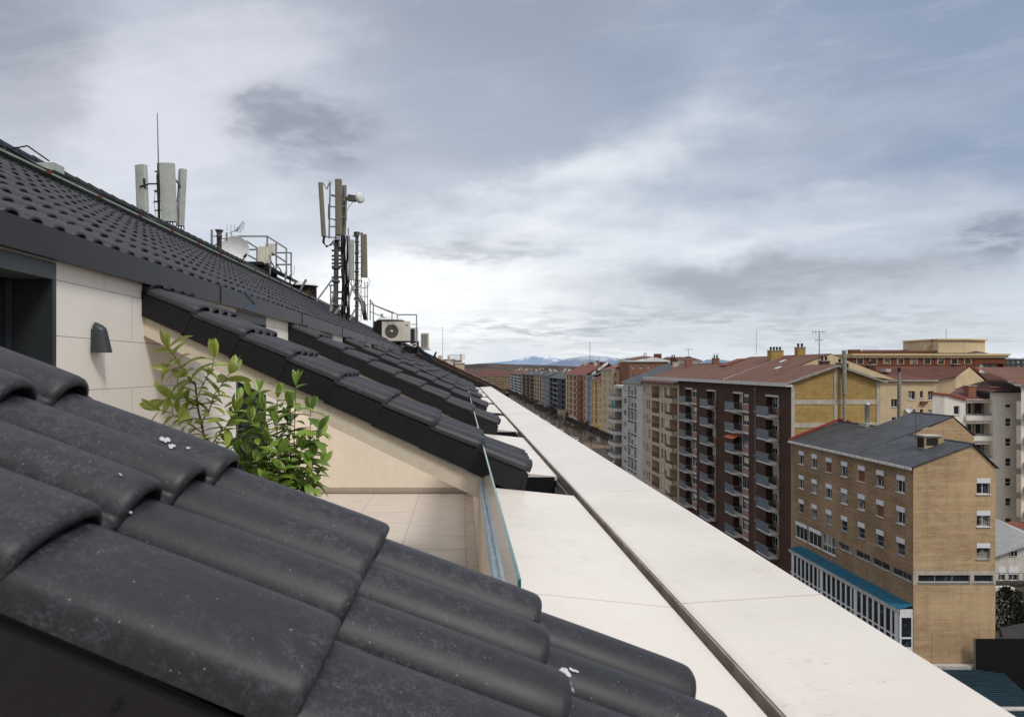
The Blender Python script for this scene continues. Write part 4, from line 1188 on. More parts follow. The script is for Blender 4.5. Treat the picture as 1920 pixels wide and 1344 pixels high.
for y0,y1,zf,kind,yw,k in W:
    b=MB(); PR=1.2; x0=XF-PR
    b.box(x0,XF+.9,y0,y1,zf-.34,zf,0)
    # slab over the balcony carries a pale lintel on the near side
    b.box(x0+.05,XF-.002,y0-.28,y0-.02,zf-.34,zf-.05,0)
    b.box(x0-.03,x0,y0,y1,zf-.12,zf+1.05,1)
    b.box(x0-.045,x0+.02,y0,y1,zf+1.05,zf+1.09,2)
    if kind:
        b.box(XF-.06,XF-.002,yw-.1,y0-.3,zf-.02,zf+.93,3); b.box(XF-.10,XF-.002,yw-.1,y0-.3,zf-.34,zf-.02,0)
    else:
        b.box(XF-.30,XF-.002,y0-.5,y0-.3,zf-.02,zf+.93,3)
    b.box(XF-.06,XF+.05,y0-.24,y1-.11,zf+2.28,zf+2.54,0); b.box(XF-.05,XF+.06,y0-.24,y0-.12,zf+.01,zf+2.28,0)
    bo=b.build('balcony',[M['white_edge'],M['bluepanel'],M['railmetal'],M['pink']],bb)
    r=MB()
    r.box(x0,XF,y0-.02,y0+.02,zf+1.05,zf+1.10,0)
    for q in range(10): r.box(x0+.08+q*.12,x0+.10+q*.12,y0-.01,y0+.01,zf,zf+1.05,0)
    r.build('railing',[M['railmetal']],bo)
    # doors and window at the back of the recess
    bl=RB.choice([0,0,.35,.6,.9]) 
    window(bb,'X',XF+.80,y0+1.9,y1-.3,zf+.75,zf+2.45,'framewhite',1,blind=bl,blindmat='blind_cream',pane='pane',sill=False,inset=.05)
    d=MB(); d.box(XF+.80,XF+.86,y0+.35,y0+1.6,zf+.02,zf+2.3,0); d.box(XF+.78,XF+.80,y0+.3,y0+.38,zf,zf+2.35,1); d.box(XF+.78,XF+.80,y0+1.57,y0+1.65,zf,zf+2.35,1)
    d.build('balcony_door',[M['carglass'],M['framewhite']],bb)
    if kind: window(bb,'X',XF,yw,y0-.45,zf+.95,zf+2.35,'framewhite',1,blind=RB.choice([0,.3,.6]),pane='pane',inset=.1)
    if (k,int(y0))==(2,98):
        a=MB(); a.prism([(XF-.1,y0-.2,zf+2.5),(XF-1.5,y0-.2,zf+1.9),(XF-1.5,y0-.2,zf+1.8),(XF-.1,y0-.2,zf+2.45)],(0,3.4,0),0); a.build('awning',[M['awning_orange']],bo)
    if (k,int(y0)) in ((0,108),(4,98),(1,87)):
        a=MB()
        for q in range(9):
            c=(x0+.15+RB.uniform(0,.9),y0+.15,zf+.9+RB.uniform(-.25,.2)); a.lathe(c,[(.02,-.12),(.13,-.02),(.12,.08),(.02,.14)],6,0)
        a.build('balcony_plants',[M['shrub']],bo)
# gable of yellow brick in a concrete frame
G=MB()
zt=lambda x: (-1.95+.41*(x-XF)) if x<45.8 else (.30-.345*(x-45.8))
G.poly([(XF,83.7,GZ),(51.2,83.7,GZ),(51.2,83.7,zt(51.2)),(45.8,83.7,zt(45.8)),(XF,83.7,zt(XF))],0)
for z in (-4.1,-6.95,-9.9): G.box(XF+.3,51.2,83.64,83.699,z-.28,z+.28,1)
for x in (XF,45.55,50.75): G.prism([(x,83.62,GZ),(x+.42,83.62,GZ),(x+.42,83.62,min(zt(x+.42),zt(x))-.02),(x,83.62,min(zt(x),zt(x+.42))-.02)],(0,.078,0),1)
G.poly([(51.2,83.7,GZ),(51.2,127,GZ),(51.2,127,-1.6),(51.2,83.7,-1.6)],0)
G.build('gable_wall',[M['bk_yellow'],M['conc']],bb)
R_=MB()
E=XF-.75
R_.poly([(E,83.3,-1.72),(E,92.6,-1.72),(50,92.6,2.05),(45.8,83.3,.52)],0) if False else None
# near lower gabled part
R_.prism([(E,83.35,-1.78),(45.8,83.35,.50),(51.7,83.35,-1.55),(51.7,83.35,-1.72),(45.8,83.35,.33),(E,83.35,-1.95)],(0,9.3,0),0)
# main part, ridge farther back and higher, hipped at the far end
R_.add([(E,92.65,-1.78),(50,92.65,2.05),(50,118.6,2.05),(E,127.4,-1.78),(59,92.65,-1.6),(59,127.4,-1.6)],[(0,1,2,3),(1,4,5,2),(3,2,5)],0)
roo=R_.build('roof',[M['roof_brown']],bb)
e=MB(); e.box(E-.06,E+.0,83.2,127.5,-2.22,-1.76,0); e.box(E,XF,83.3,127.4,-2.22,-1.96,0)
e.prism([(E,83.18,-2.0),(45.8,83.18,.22),(45.8,83.18,.5),(E,83.18,-1.72)],(0,.16,0),1); e.prism([(45.8,83.18,.22),(51.8,83.18,-1.85),(51.8,83.18,-1.57),(45.8,83.18,.5)],(0,.16,0),1)
e.build('cornice',[M['white_edge'],M['cementpipe']],bb)
e=MB(); e.poly([(45.8,92.6,.4),(59,92.6,-1.6),(50,92.6,1.95)],0); e.build('upper_gable',[M['render_cream']],bb)
e=MB(); e.tube((XF-.06,93.8,GZ),(XF-.06,93.8,-2.2),.06); 
for k in range(9): e.box(XF-.16,XF-.002,93.6,94.0,-3.0-3*k,-2.75-3*k,0)
e.build('downpipe',[M['cementpipe']],bb)
chimney(bb,48.6,106,1.6,1.9,1.4,1.15,M['bk_yellow'],4)
chimney(bb,50.2,101.5,2.0,1.1,1.1,1.1,M['bk_yellow'],2)
chimney(bb,48.0,90.6,-.2,1.0,1.0,1.2,M['bk_brown'],2); chimney(bb,50.6,91.0,-1.3,1.2,1.0,2.0,M['bk_brown'],2)
sk=MB()
for (x,y) in ((44.5,96),(47.3,100.5)): z=-1.78+.358*(x-E); sk.prism([(x-.4,y,z-.06),(x+.4,y,z+.24),(x+.4,y,z+.31),(x-.4,y,z+.02)],(0,.7,0),0)
# pantile strip laid up the roof
for q in range(22): x=E+.4+q*.42; z=-1.78+.358*(x-E); sk.box(x,x+.22,104.2+q*.04,104.5+q*.04,z+.02,z+.12,0)
sk.build('skylight',[M['framewhite']],roo)
e=MB(); e.prism([(45.2,117,-.4+.4),(48.4,117,1.5),(48.4,117,1.75),(45.2,117,.6)],(0,3.2,0),0); e.box(45.3,48.4,117.1,120,-.4,.6,1); e.build('dormer',[M['roof_red'],M['bk_brown']],bb)
cp=thing('cement_pipe',tuple(at(1583,793,82.9)),'tall grey cement vent pipe running up the yellow brick gable','pipe')
e=MB(); e.tube(at(1583,796,83.2),at(1583,740,83.2),.17,.17,12); e.tube(at(1583,740,83.15),at(1583,657,83.15),.25,.25,12); e.build('pipe_shaft',[M['cementpipe']],cp)
cp=thing('cement_pipe',tuple(at(1686,790,108)),'grey cement flue with a smoke-blackened cap on the cream wall','pipe')
e=MB(); e.tube(at(1686,800,108),at(1686,715,108),.28,.28,12); e.tube(at(1686,715,108),at(1686,697,108),.2,.2,12); e.lathe(at(1686,697,108),[(.24,0),(.24,.25),(.1,.5),(.3,.55),(.05,.7)],12,1); e.build('pipe_shaft',[M['cementpipe'],M['rubber']],cp)
mast(1536,690,622,90,'tall television mast with a side arm on the near end of the brown roof',arms=((0,.9),(.9,.5)),r=.06)
mast(1418,665,617,110,'thin leaning whip aerial rising beside the twin chimneys of the brown roof',r=.03,yagi=False)
mast(1505,670,653,140,'faint small aerial above the middle of the brown roof',arms=((0,.5),),r=.04)
mast(1291,672,655,180,'T-shaped aerial above the cream house behind the beige block',arms=((0,.9),),r=.07)
mast(1343,680,664,118,'small aerial over the far end of the brown roof',arms=((0,.5),),r=.04)
mast(1106,685,640,300,'very tall thin mast above the red roofs at the end of the avenue',r=.12,yagi=False)

# --------------------------------------------------------- generic street block
def street_building(label, X, y0, y1, zt, zb, fh, wm, cols, depth=11, roofm=None, zr=None, Xr=None, far=False, gable=None, nfl=7, frame='framewhite', rec='recess', balm='render_tan', rail='redrail', extra=None, parapet=0, name='apartment_building', eave='gutter'):
    b=thing(name,(X,y0,GZ),label,'building')
    mb=MB(); ops=[]; W=[]; Bal=[]
    for (a,c,kind) in cols:
        for k in range(nfl):
            zf=zt-.5-fh*(k+1)+.15
            if zf<zb: break
            if kind=='w': ops.append((a,c,zf+.95,zf+2.35,.25,None)); W.append((a,c,zf+.95,zf+2.35,k))
            elif kind=='t': ops.append((a,c,zf+.35,zf+2.5,.25,None)); W.append((a,c,zf+.35,zf+2.5,k))
            elif kind in 'lbc':
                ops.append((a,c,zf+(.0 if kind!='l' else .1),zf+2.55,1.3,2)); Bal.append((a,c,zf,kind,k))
                W.append((a+(c-a)*.15,a+(c-a)*.45,zf+.05,zf+2.2,100+k)); 
    wall(mb,'X',X,y0,y1,zb,zt,ops,0,0)
    mb.poly([(X,y1,zb),(X+depth,y1,zb),(X+depth,y1,zt),(X,y1,zt)],0)
    if not gable: mb.poly([(X,y0,zb),(X+depth,y0,zb),(X+depth,y0,zt),(X,y0,zt)],0)
    mb.poly([(X,y0,zt),(X+depth,y0,zt),(X+depth,y1,zt),(X,y1,zt)],0)
    if zb>GZ: mb.box(X+.6,X+depth-.1,y0+.1,y1-.1,GZ,zb,3)
    if parapet: mb.box(X-.05,X+.2,y0,y1,zt-.9,zt+parapet,0)
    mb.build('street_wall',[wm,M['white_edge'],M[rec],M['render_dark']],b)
    for (a,c,e,f,k) in W:
        if k<100: window(b,'X',X,a,c,e,f,frame,2 if (c-a)>1.8 else 1,blind=(0 if far else RB.choice([0,0,.4,.8])),pane='pane',far=far,inset=.12)
        elif not far: window(b,'X',X+1.25,a,c,e,f,frame,1,pane='pane',inset=.0,sill=False)
    for (a,c,zf,kind,k) in Bal:
        m=MB()
        if kind=='b':
            m.box(X-1.0,X,a,c,zf-.28,zf,0); m.box(X-1.0,X-.92,a,c,zf,zf+.55,0); m.box(X-1.0,X,a,a+.08,zf,zf+.55,0); m.box(X-1.0,X-.95,a,c,zf+.55,zf+1.0,1) if far else None
            if not far:
                for q in range(int((c-a)/.15)): m.box(X-.98,X-.95,a+q*.15,a+q*.15+.03,zf+.55,zf+1.0,1)
                m.box(X-1.0,X-.93,a,c,zf+1.0,zf+1.05,1); m.box(X-1,X,a,a+.05,zf+1.0,zf+1.05,1)
                for q in range(6): m.box(X-.98+q*.16,X-.95+q*.16,a,a+.03,zf+.55,zf+1.0,1)
        elif kind=='l':
            m.box(X-.03,X+.03,a,c,zf+.1,zf+1.05,1) if far else None
            if not far:
                m.box(X-.02,X+.03,a,c,zf+1.02,zf+1.08,1)
                for q in range(int((c-a)/.14)): m.box(X,X+.02,a+q*.14,a+q*.14+.03,zf+.1,zf+1.05,1)
        else:   # chamfered solid balcony
            pr=2.0; ch=1.1
            out=[(X,a),(X-pr+ch*.6,a),(X-pr,a+ch),(X-pr,c-ch),(X-pr+ch*.6,c),(X,c)]
            m.add([(x,y,zf-.35) for x,y in out]+[(x,y,zf+.55) for x,y in out],[(i,i+1,7+i,6+i) for i in range(5)]+[(5,4,3,2,1,0)],0)
            m.poly([(x,y,zf) for x,y in out],0)
            inn=[(x+.08,y) for x,y in out]
            m.path([Vector((x,y,zf+.98)) for x,y in out],.05,5,1)
            for i in range(5):
                p=Vector((*out[i],zf)); q=Vector((*out[i+1],zf))
                for s in range(4): r=p.lerp(q,s/4); m.tube(r+Vector((0,0,.5)),r+Vector((0,0,1.0)),.03,.03,4,1)
        m.build('balcony',[M[balm],M[rail]],b)
    if roofm:
        nc_=max(2,int((y1-y0)/9)) if far else 2
        for q in range(nc_):
            yc=y0+(y1-y0)*(q+.5)/nc_+RB.uniform(-2,2); xc=(Xr or X+depth/2)+RB.uniform(-3,.5); s_=RB.uniform(.9,1.6)
            zr_=zt+(zr-zt)*max(0,(xc-X))/((Xr or X+depth/2)-X)
            chimney(b,xc,yc,min(zr_,zr),s_,1.0,RB.uniform(.9,1.7),M[RB.choice(['bk_brown','render_tan','bk_orange','render_white'])],0 if far else 2)
        if far:
            for q in range(3):
                yc=y0+(y1-y0)*RB.random(); xc=(Xr or X+depth/2)-RB.uniform(.2,3); mm=MB(); h_=RB.uniform(1.5,3.2)
                mm.tube((xc,yc,zr-1.5),(xc,yc,zr+h_),.05,.04,4); mm.tube((xc-.8,yc,zr+h_*.85),(xc+.8,yc,zr+h_*.85),.03,.03,4); mm.build('roof_aerial',[M['rustpole']],b)
            for q in range(2):
                yc=y0+(y1-y0)*RB.uniform(.1,.8); xc=X+RB.uniform(1.5,3.0); mm=MB(); mm.box(xc,xc+2.6,yc,yc+2.2,zt,zt+RB.uniform(1.4,1.9),0); mm.build('dormer',[M[RB.choice(['render_white','render_tan'])]],b)
        gable_roof(b,roofm,X-.4,Xr or X+depth/2,X+depth+.4 if not Xr else max(Xr+.01,X+depth),y0,y1,zt+.18,zr,zt+.18,edge=eave)
    return b

t=street_building('beige apartment block with corner balconies, between the brown block and the greyish white block',XF,127.0,152.5,-2.75,-26,3.1,M['render_tan'],
    [(128.0,132.6,'b'),(134.9,136.3,'t'),(137.0,138.4,'t'),(139.6,145.3,'l'),(146.6,147.8,'t'),(148.4,149.6,'t'),(150.8,151.8,'w')],roofm=M['roof_brown'],zr=1.0,Xr=50,rec='recess_tan',balm='render_tan')
mb=MB(); mb.prism([(XF-.9,127.1,-2.75),(XF+.02,127.1,-2.45),(XF+.02,127.1,-2.75),(XF-.9,127.1,-3.0)],(0,25.2,0),0); mb.box(XF-.0,XF+.3,127.1,152.3,-2.6,-1.75,1); mb.build('canopy_roof',[M['roof_dred'],M['render_white']],t)
t=street_building('greyish white block with groups of three windows over red-brown spandrels and a slate roof',XF,152.6,171.0,-3.4,-26,2.95,M['render_white'],
    [(158.0,160.3,'t'),(161.0,163.3,'t'),(164.0,166.3,'t'),(167.6,170.4,'w')],roofm=M['roof_slate'],zr=1.2,Xr=51)
mb=MB()
for k in range(8):
    zf=-3.4-.5-2.95*(k+1)+.15
    mb=MB()
    for a in (158,161,164): mb.box(XF-.04,XF-.002,a,a+2.3,zf-.25,zf+.25,0)
    mb.box(XF-.03,XF-.002,152.7,170.9,zf-.30,zf-.26,1)
    mb.build('spandrel',[M['redrail'],M['render_lgrey']],t)

t=street_building('cream corner block with big chamfered balconies and a teal awning',XF,171.1,182,-4.3,-26,2.95,M['render_white'],
    [(172.6,180.6,'c')],balm='render_white',rail='railmetal',rec='recess')
mb=MB(); zf=-4.3-.5-2.95*2+.15; mb.box(XF-1.85,XF-1.8,173.6,176.4,zf+.6,zf+2.3,0); mb.build('awning',[M['awning_teal']],t)

X2=56.0
t=street_building('sandy tall block with wide loggias in its end wall, behind the chamfered balconies',X2,255,275,-.5,-24.8,3.0,M['render_cream2'],
    [(256.5,258,'t'),(259.5,261,'t'),(266,267.6,'t'),(269.5,271,'t')],depth=14,roofm=M['roof_red'],zr=2.2,far=True,gable=True,rec='recess_tan')
mb=MB(); ops=[]
for k in range(7): zf=-.5-3.0*(k+1)-.2; ops.append((X2+2.8,X2+8.0,zf,zf+2.4,1.4,1)); ops.append((X2+.7,X2+1.5,zf+.5,zf+2.0,.3,1)); ops.append((X2+9.5,X2+11,zf+.5,zf+2.0,.3,1))
wall(mb,'Y',255,X2,X2+14,-24.8,-.5,ops,0,0)
mb.box(X2-.4,X2+14.4,254.7,255.2,-.5,-.2,2); mb.build('end_wall',[M['render_cream2'],M['recess_tan'],M['white_edge']],t)
mb=MB()
for k in range(7):
    zf=-.5-3.0*(k+1)-.2; mb.box(X2+2.6,X2+8.2,254.7,255,zf-.1,zf+.7,0)
mb.build('balcony',[M['render_cream2']],t)
for k in range(7):
    zf=-.5-3.0*(k+1)-.2; window(t,'Y',256.3,X2+4.2,X2+6.2,zf+.8,zf+2.2,'framebrown',1,far=True,sill=False)
t=street_building('ochre block with brown windows, next beyond the sandy tall block with loggias',X2,275,295,-5.0,-24.8,2.9,M['render_yellow'],
    [(276,277.6,'t'),(279.4,281,'t'),(284,287.5,'l'),(289.5,291,'w'),(292.5,294,'l')],depth=12,roofm=M['roof_dred'],zr=-1.5,far=True,rec='redrail')
t=street_building('narrow grey-green block with light window bays beside the ochre one',X2,295,309,-3.6,-25,2.9,M['render_lgrey'],
    [(297,299,'t'),(301,303.5,'l'),(305,307,'t')],depth=12,roofm=M['roof_slate'],zr=-1.4,far=True)
t=street_building('long sandy block with rust-coloured balconies and a steep red roof',X2,309,370,-3.0,-25.3,2.9,M['render_cream2'],
    [(311,315,'l'),(317,331,'b'),(336,345,'l'),(348,357,'l'),(360,366,'l')],depth=16,roofm=M['roof_red'],zr=2.9,Xr=66,far=True,balm='render_rust',rail='render_rust')
mb=MB(); mb.box(X2-.12,X2-.003,316,333,-24.9,-3.2,0); 
mb.prism([(X2+3,308.9,-2.8),(66,308.9,2.0),(66,308.9,3.4),(X2+3,308.9,-1.8)],(0,.5,0),1); mb.build('bay_panel',[M['render_rust'],M['framewhite']],t)
t=street_building('charcoal block with a dark hipped roof and dark balconies beyond the red-roofed one',X2,372,440,-5.6,-26,2.9,M['render_dark'],
    [(375,385,'l'),(392,418,'b'),(424,434,'l')],depth=16,roofm=M['roof_slate'],zr=-.6,Xr=65,far=True,balm='render_grey',rail='render_dark')
t=street_building('grey striped block with narrow pale window strips, left of the charcoal block',X2,440,480,-4.8,-26,2.9,M['render_grey'],
    [(444,452,'t'),(458,466,'t'),(471,477,'t')],depth=14,roofm=M['roof_slate'],zr=-1.5,far=True)
t=street_building('sandy block with rows of small balconies half way to the end of the avenue',X2,480,530,-4.4,-26,2.9,M['render_tan'],
    [(484,494,'b'),(500,510,'b'),(516,526,'b')],depth=14,roofm=M['roof_slate'],zr=-1.2,far=True,rail='render_brown')
t=street_building('brown block with stacked dark balconies near the end of the avenue',X2,530,640,-5.0,-26,2.9,M['render_brown'],
    [(536,560,'b'),(572,596,'b'),(608,632,'b')],depth=14,roofm=M['roof_slate'],zr=-1.0,far=True,balm='render_brown')
t=street_building('light grey block with white balcony bands, last one at the end of the avenue',X2,640,800,-5.5,-26,2.9,M['render_lgrey'],
    [(650,690,'b'),(700,740,'b'),(750,790,'b')],depth=14,roofm=M['roof_brown'],zr=-1.0,far=True,balm='framewhite',rail='render_lgrey')
# block closing the avenue
def front_building(label,Y,x0,x1,zt,zb,wm,fh,nw,ww,nfl,roofm=None,zr=None,dep=14,far=True,frame='framewhite',surround=None,rec='recess',name='apartment_building',loggia=False):
    b=thing(name,(x0,Y,GZ),label,'building'); mb=MB(); ops=[];W=[]
    for i in range(nw):
        u=x0+(x1-x0)*(i+.5)/nw
        for k in range(nfl):
            z=zt-.9-fh*k
            if z-1.5<zb: break
            ops.append((u-ww/2,u+ww/2,z-1.45,z,.25 if not loggia else .9,2 if loggia else None)); W.append((u,z))
    wall(mb,'Y',Y,x0,x1,zb,zt,ops,0,0)
    mb.poly([(x0,Y,zb),(x0,Y+dep,zb),(x0,Y+dep,zt),(x0,Y,zt)],0); mb.poly([(x1,Y,zb),(x1,Y+dep,zb),(x1,Y+dep,zt),(x1,Y,zt)],0)
    mb.poly([(x0,Y,zt),(x1,Y,zt),(x1,Y+dep,zt),(x0,Y+dep,zt)],0)
    mb.build('front_wall',[wm,M['white_edge'],M[rec]],b)
    if not loggia:
        for u,z in W: window(b,'Y',Y,u-ww/2,u+ww/2,z-1.45,z,frame,1,far=far,surround=surround,pane='pane')
    if roofm:
        r=MB(); o=.4; yr=Y+dep/2
        r.add([(x0-o,Y-o,zt+.05),(x1+o,Y-o,zt+.05),(x1-2,yr,zr),(x0+2,yr,zr),(x0-o,Y+dep+o,zt+.05),(x1+o,Y+dep+o,zt+.05)],[(0,1,2,3),(3,2,5,4),(0,3,4),(1,5,2)],0)
        r.box(x0-o,x1+o,Y-o,Y-o+.3,zt-.15,zt+.04,1)
        r.build('roof',[roofm,M['gutter']],b)
    return b
front_building('long brown block with pale window bays closing the far end of the avenue',880,16,60,-9.5,GZ,M['render_brown'],3.0,16,1.8,5,M['roof_dred'],-5.5,frame='framecream')
front_building('low brown block beyond the neighbouring roof edge, left end of the avenue',760,-6,16,-12.5,GZ,M['render_brown'],3.0,8,1.6,4,M['roof_dull'],-9.5,frame='framecream')
front_building('orange brick penthouse block with a white gable behind the slate roof',240,58.6,72.3,2.4,GZ,M['bk_orange'],3.3,5,1.0,2,M['render_white'] if False else None,None,dep=16)
t=[o for o in bpy.data.objects if o.get('label','').startswith('orange brick')][0]
mb=MB(); mb.prism([(58.0,239.5,2.4),(72.8,239.5,2.4),(72.8,239.5,2.8),(68,239.5,3.9),(63,239.5,2.9),(58,239.5,2.7)],(0,.5,0),0); mb.add([(60,240,2.8),(68,240,4.0),(74,240,2.8),(60,256,3.6),(68,256,4.8),(74,256,3.6)],[(0,1,4,3),(1,2,5,4)],1); mb.build('roof',[M['framewhite'],M['roof_brown']],t)
chimney(t,69.5,243,4.0,2.4,1.4,1.2,M['bk_red'],0); chimney(t,65.5,246,4.0,.25,.25,1.6,M['galv'],0); chimney(t,66.2,246,4.0,.25,.25,1.6,M['galv'],0)
front_building('cream house with a dark red hipped roof, right of the orange brick block',262,78.6,92,3.0,GZ,M['render_pale'],3.2,5,1.2,2,M['roof_dred'],4.6,dep=14)
front_building('cream block under a long red-brown roof behind the beige apartment block',200,73,86,.2,GZ,M['render_cream'],3.0,4,1.1,2,M['roof_brown'],2.0,dep=12) if False else None

# ------------------------------------------------ buildings behind on the right
t=front_building('long dark red brick building with cream-framed windows and a cream cornice, in the background',172,98.5,129,3.5,GZ,M['bk_red'],3.0,9,1.5,4,None,None,dep=30,surround='framecream',frame='framebrown')
mb=MB(); mb.box(98.0,137.6,171.3,203,3.3,3.75,0); mb.box(98.2,137.3,171.6,203,2.75,3.3,1)
mb.poly([(101,174,3.8),(122,174,3.8),(122,186,5.1),(109,186,5.1)],2); mb.poly([(100,173,3.76),(122,173,3.76),(122,173,4.6),(100,173,4.3)],2)
mb.add([(119,172,3.8),(133,172,3.8),(130,176,5.0),(121.5,176,5.2)],[(0,1,2,3)],3)
mb.build('cornice',[M['framecream'],M['render_cream'],M['roof_dred'],M['roof_slate']],t)
mb=MB(); ops=[(130.2,136.3,z-2.2,z,1.6,1) for z in (1.2,-1.9,-5.0,-8.1)]
wall(mb,'Y',171.95,129,136.8,GZ,3.5,ops,0,0); mb.poly([(136.8,171.95,GZ),(136.8,200,GZ),(136.8,200,3.5),(136.8,171.95,3.5)],0); mb.build('balcony_wall',[M['bk_red'],M['recess']],t)
for z in (1.2,-1.9,-5.0,-8.1):
    mb=MB(); mb.box(130,137.3,171.2,171.95,z-2.4,z-2.2,1)
    for q in range(24): mb.box(130.1+q*.28,130.18+q*.28,171.2,171.26,z-2.2,z-1.15,0)
    mb.box(130,136.7,171.18,171.28,z-1.15,z-1.05,0); mb.box(130.3,131.5,172.4,172.5,z-2.2,z-.1,0); mb.box(132.2,135.8,173.3,173.4,z-2.0,z-.2,2)
    mb.build('balcony',[M['framewhite'],M['conc'],M['pane_pale']],t)
pz=MB(); 
out=[at(1740,660,176),at(1760,660,172.5),at(1812,660,172.5),at(1847,660,176)]
zb_,zt_=3.8,7.2
pts=[(out[0].x,176),(out[1].x,172.6),(out[2].x,172.6),(out[3].x,176),(out[3].x,186),(out[0].x,186)]
pz.add([(x,y,zb_) for x,y in pts]+[(x,y,zt_) for x,y in pts],[(i,(i+1)%6,6+(i+1)%6,6+i) for i in range(6)]+[(6,7,8,9,10,11)],0)
pz.add([(x*1.0+(.4 if x>125 else -.4),y-.4,zt_) for x,y in pts]+[(x+(.4 if x>125 else -.4),y-.4,zt_+.35) for x,y in pts],[(i,(i+1)%6,6+(i+1)%6,6+i) for i in range(6)]+[(6,7,8,9,10,11)],1)
pz.box(118.5,122,175,180,3.8,6.0,0)
pz.build('penthouse',[M['render_cream'],M['framecream']],t)
chimney(t,101,176,3.6,2.5,1.6,1.2,M['bk_red'],0)
mast(1774,640,617,175,'thin lightning rod on the cream penthouse',r=.06,yagi=False)
mast(1748,652,637,172,'pair of stubby panel aerials at the left edge of the penthouse',arms=((0,.3),),r=.12)

cb_=thing('apartment_building',(68.3,112,GZ),'cream rendered house with a red tiled roof and gabled end, behind the yellow brick gable','building')
mb=MB(); ops=[]; wn=[]
for px0,px1,py0,py1 in ((1703,1716,733,749),(1725,1731,733,746),(1740,1751,733,750),(1671,1683,748,763),(1708,1716,767,780),(1725,1731,767,775),(1740,1747,768,776),(1672,1680,782,796)):
    a=at(px0,py1,112); b=at(px1,py0,112); ops.append((a.x,b.x,a.z,b.z,.25,None)); wn.append((a.x,b.x,a.z,b.z))
wall(mb,'Y',112,68.0,77.8,GZ,-2.0,ops,0,0)
mb.add([(77.8,112,GZ),(80.2,111.0,GZ),(86.0,112.5,GZ),(77.8,112,-2.0),(80.2,111.0,-1.4),(86.0,112.5,-2.0),(83.6,111.9,.35),(81.0,111.2,-1.2)],[(0,1,4,3)],0)
mb.poly([(80.2,111.0,GZ),(86.2,112.5,GZ),(86.2,112.5,-2.1),(82.9,111.7,.25),(80.2,111.0,-1.4)],0)
mb.build('front_wall',[M['render_cream']],cb_)
for q,(a,b,c,d) in enumerate(wn): window(cb_,'Y',112,a,b,c,d,'framewhite',1 if b-a>.8 else 0,pane='pane_pale' if q in (0,2,6) else 'pane',inset=.14)
mb=MB(); mb.add([(67.0,111.6,-1.85),(77.8,111.6,-1.85),(80.2,110.6,-1.25),(83.0,112.0,.42),(83,121,.30),(67,121,.30),(86.6,112.4,-2.0),(86.6,121,-2.0),(67,130,-2),(83,130,-2)],[(0,1,2,3,4,5),(3,6,7,4),(5,4,9,8)],0); mb.box(67,77.8,111.5,111.62,-2.05,-1.87,1)
for (x,y) in ((74,117),(82,118)): pass
mb.build('roof',[M['roof_dred'],M['gutter']],cb_)
mb=MB()
for px,py in ((1663,693),(1727,693)):
    c=at(px,py,116); mb.box(c.x-.5,c.x+.4,115.5,117,c.z-.4,c.z+.15,0)
mb.build('skylight',[M['gutter']],cb_)
chimney(cb_,81.7,113.2,-.3,.9,.9,1.0,M['bk_brown'],1); chimney(cb_,70.5,118,0,1.1,1.1,.6,M['bk_brown'],1)
mb=MB(); a=at(1727,752,111.9); mb.box(a.x-.1,a.x+.9,111.6,111.99,a.z-.45,a.z,0); mb.build('window_box',[M['redrail']],cb_)
dsh=thing('satellite_dish',tuple(at(1706,770,111.7)),'small white satellite dish fixed to the cream rendered house','dish')
mb=MB(); mb.lathe(at(1705,768,111.6),[(.02,0),(.3,.03),(.5,.12)],18,0,axis=(-.3,-1,.2),cap=False); mb.build('reflector',[M['dish']],dsh); mb=MB(); mb.tube(at(1705,768,111.6),at(1707,772,112),.04); mb.build('bracket',[M['galv']],dsh)
t=None
wb=thing('apartment_building',(59,86,GZ),'white rendered block with recessed balconies and a dark red roof, right of the cream house','building')
mb=MB(); P=lambda x,y,Y=86: at(x,y,Y)
a0=P(1748,737).x; a1=P(1771,739).x; a2=P(1809,749).x; a3=P(1863,749).x
ops=[]; wn=[]
c=P(1788.5,777); d=P(1799,761); ops.append((c.x,d.x,c.z,d.z,.25,None)); wn.append((c.x,d.x,c.z,d.z))
mb.poly([(a0,86,GZ),(a1,86,GZ),(a1,86,-3.15),(a0,86,-3.05)],1)
zt=-3.85
wall(mb,'Y',86,a1,a2,GZ,zt,ops+[(a1+.3,a2-.4,-9.9,-8.1,.3,2)],0,0); mb.poly([(a1,86,zt),(a2,86,zt),(a1,86,-3.15)],0)
bops=[(a2+.1,a3,P(0,779).z,P(0,755).z,1.6,2),(a2+.1,a3,P(0,817).z,P(0,794).z,1.6,2),(a2+.1,a3,P(0,858).z,P(0,833).z,1.6,2),(a2+.1,a3,-14.2,-12.4,1.6,2)]
wall(mb,'Y',86,a2,a3,GZ,zt,bops,0,0)
mb.build('front_wall',[M['render_pale'],M['render_white'],M['recess_tan']],wb)
for q,(a,b,c,d) in enumerate(wn): window(wb,'Y',86,a,b,c,d,'framewhite',0,pane='pane_dark',inset=.14)
for q,o_ in enumerate(bops):
    mb=MB(); mb.box(o_[0]-.1,o_[1],85.72,85.98,o_[2]-.62,o_[2]-.02,0); mb.box(o_[0]-.1,o_[1],85.8,85.86,o_[2]+.20,o_[2]+.25,1)
    for z in range(12): mb.box(o_[0]+z*.3,o_[0]+z*.3+.04,85.8,85.84,o_[2],o_[2]+.2,1)
    mb.build('balcony',[M['render_pale'],M['railmetal']],wb)
    window(wb,'Y',87.5,o_[0]+1.3,o_[0]+1.9,o_[2]+.1,o_[3]-.1,'framewhite',0,sill=False,pane='pane_dark',inset=.0)
    window(wb,'Y',87.5,o_[0]+2.3,o_[0]+3.1,o_[2]+.1,o_[3]-.1,'framebrown' if q==0 else 'framewhite',0,sill=False,pane='pane_pale' if q==1 else 'pane_dark',inset=.0)
mb=MB()
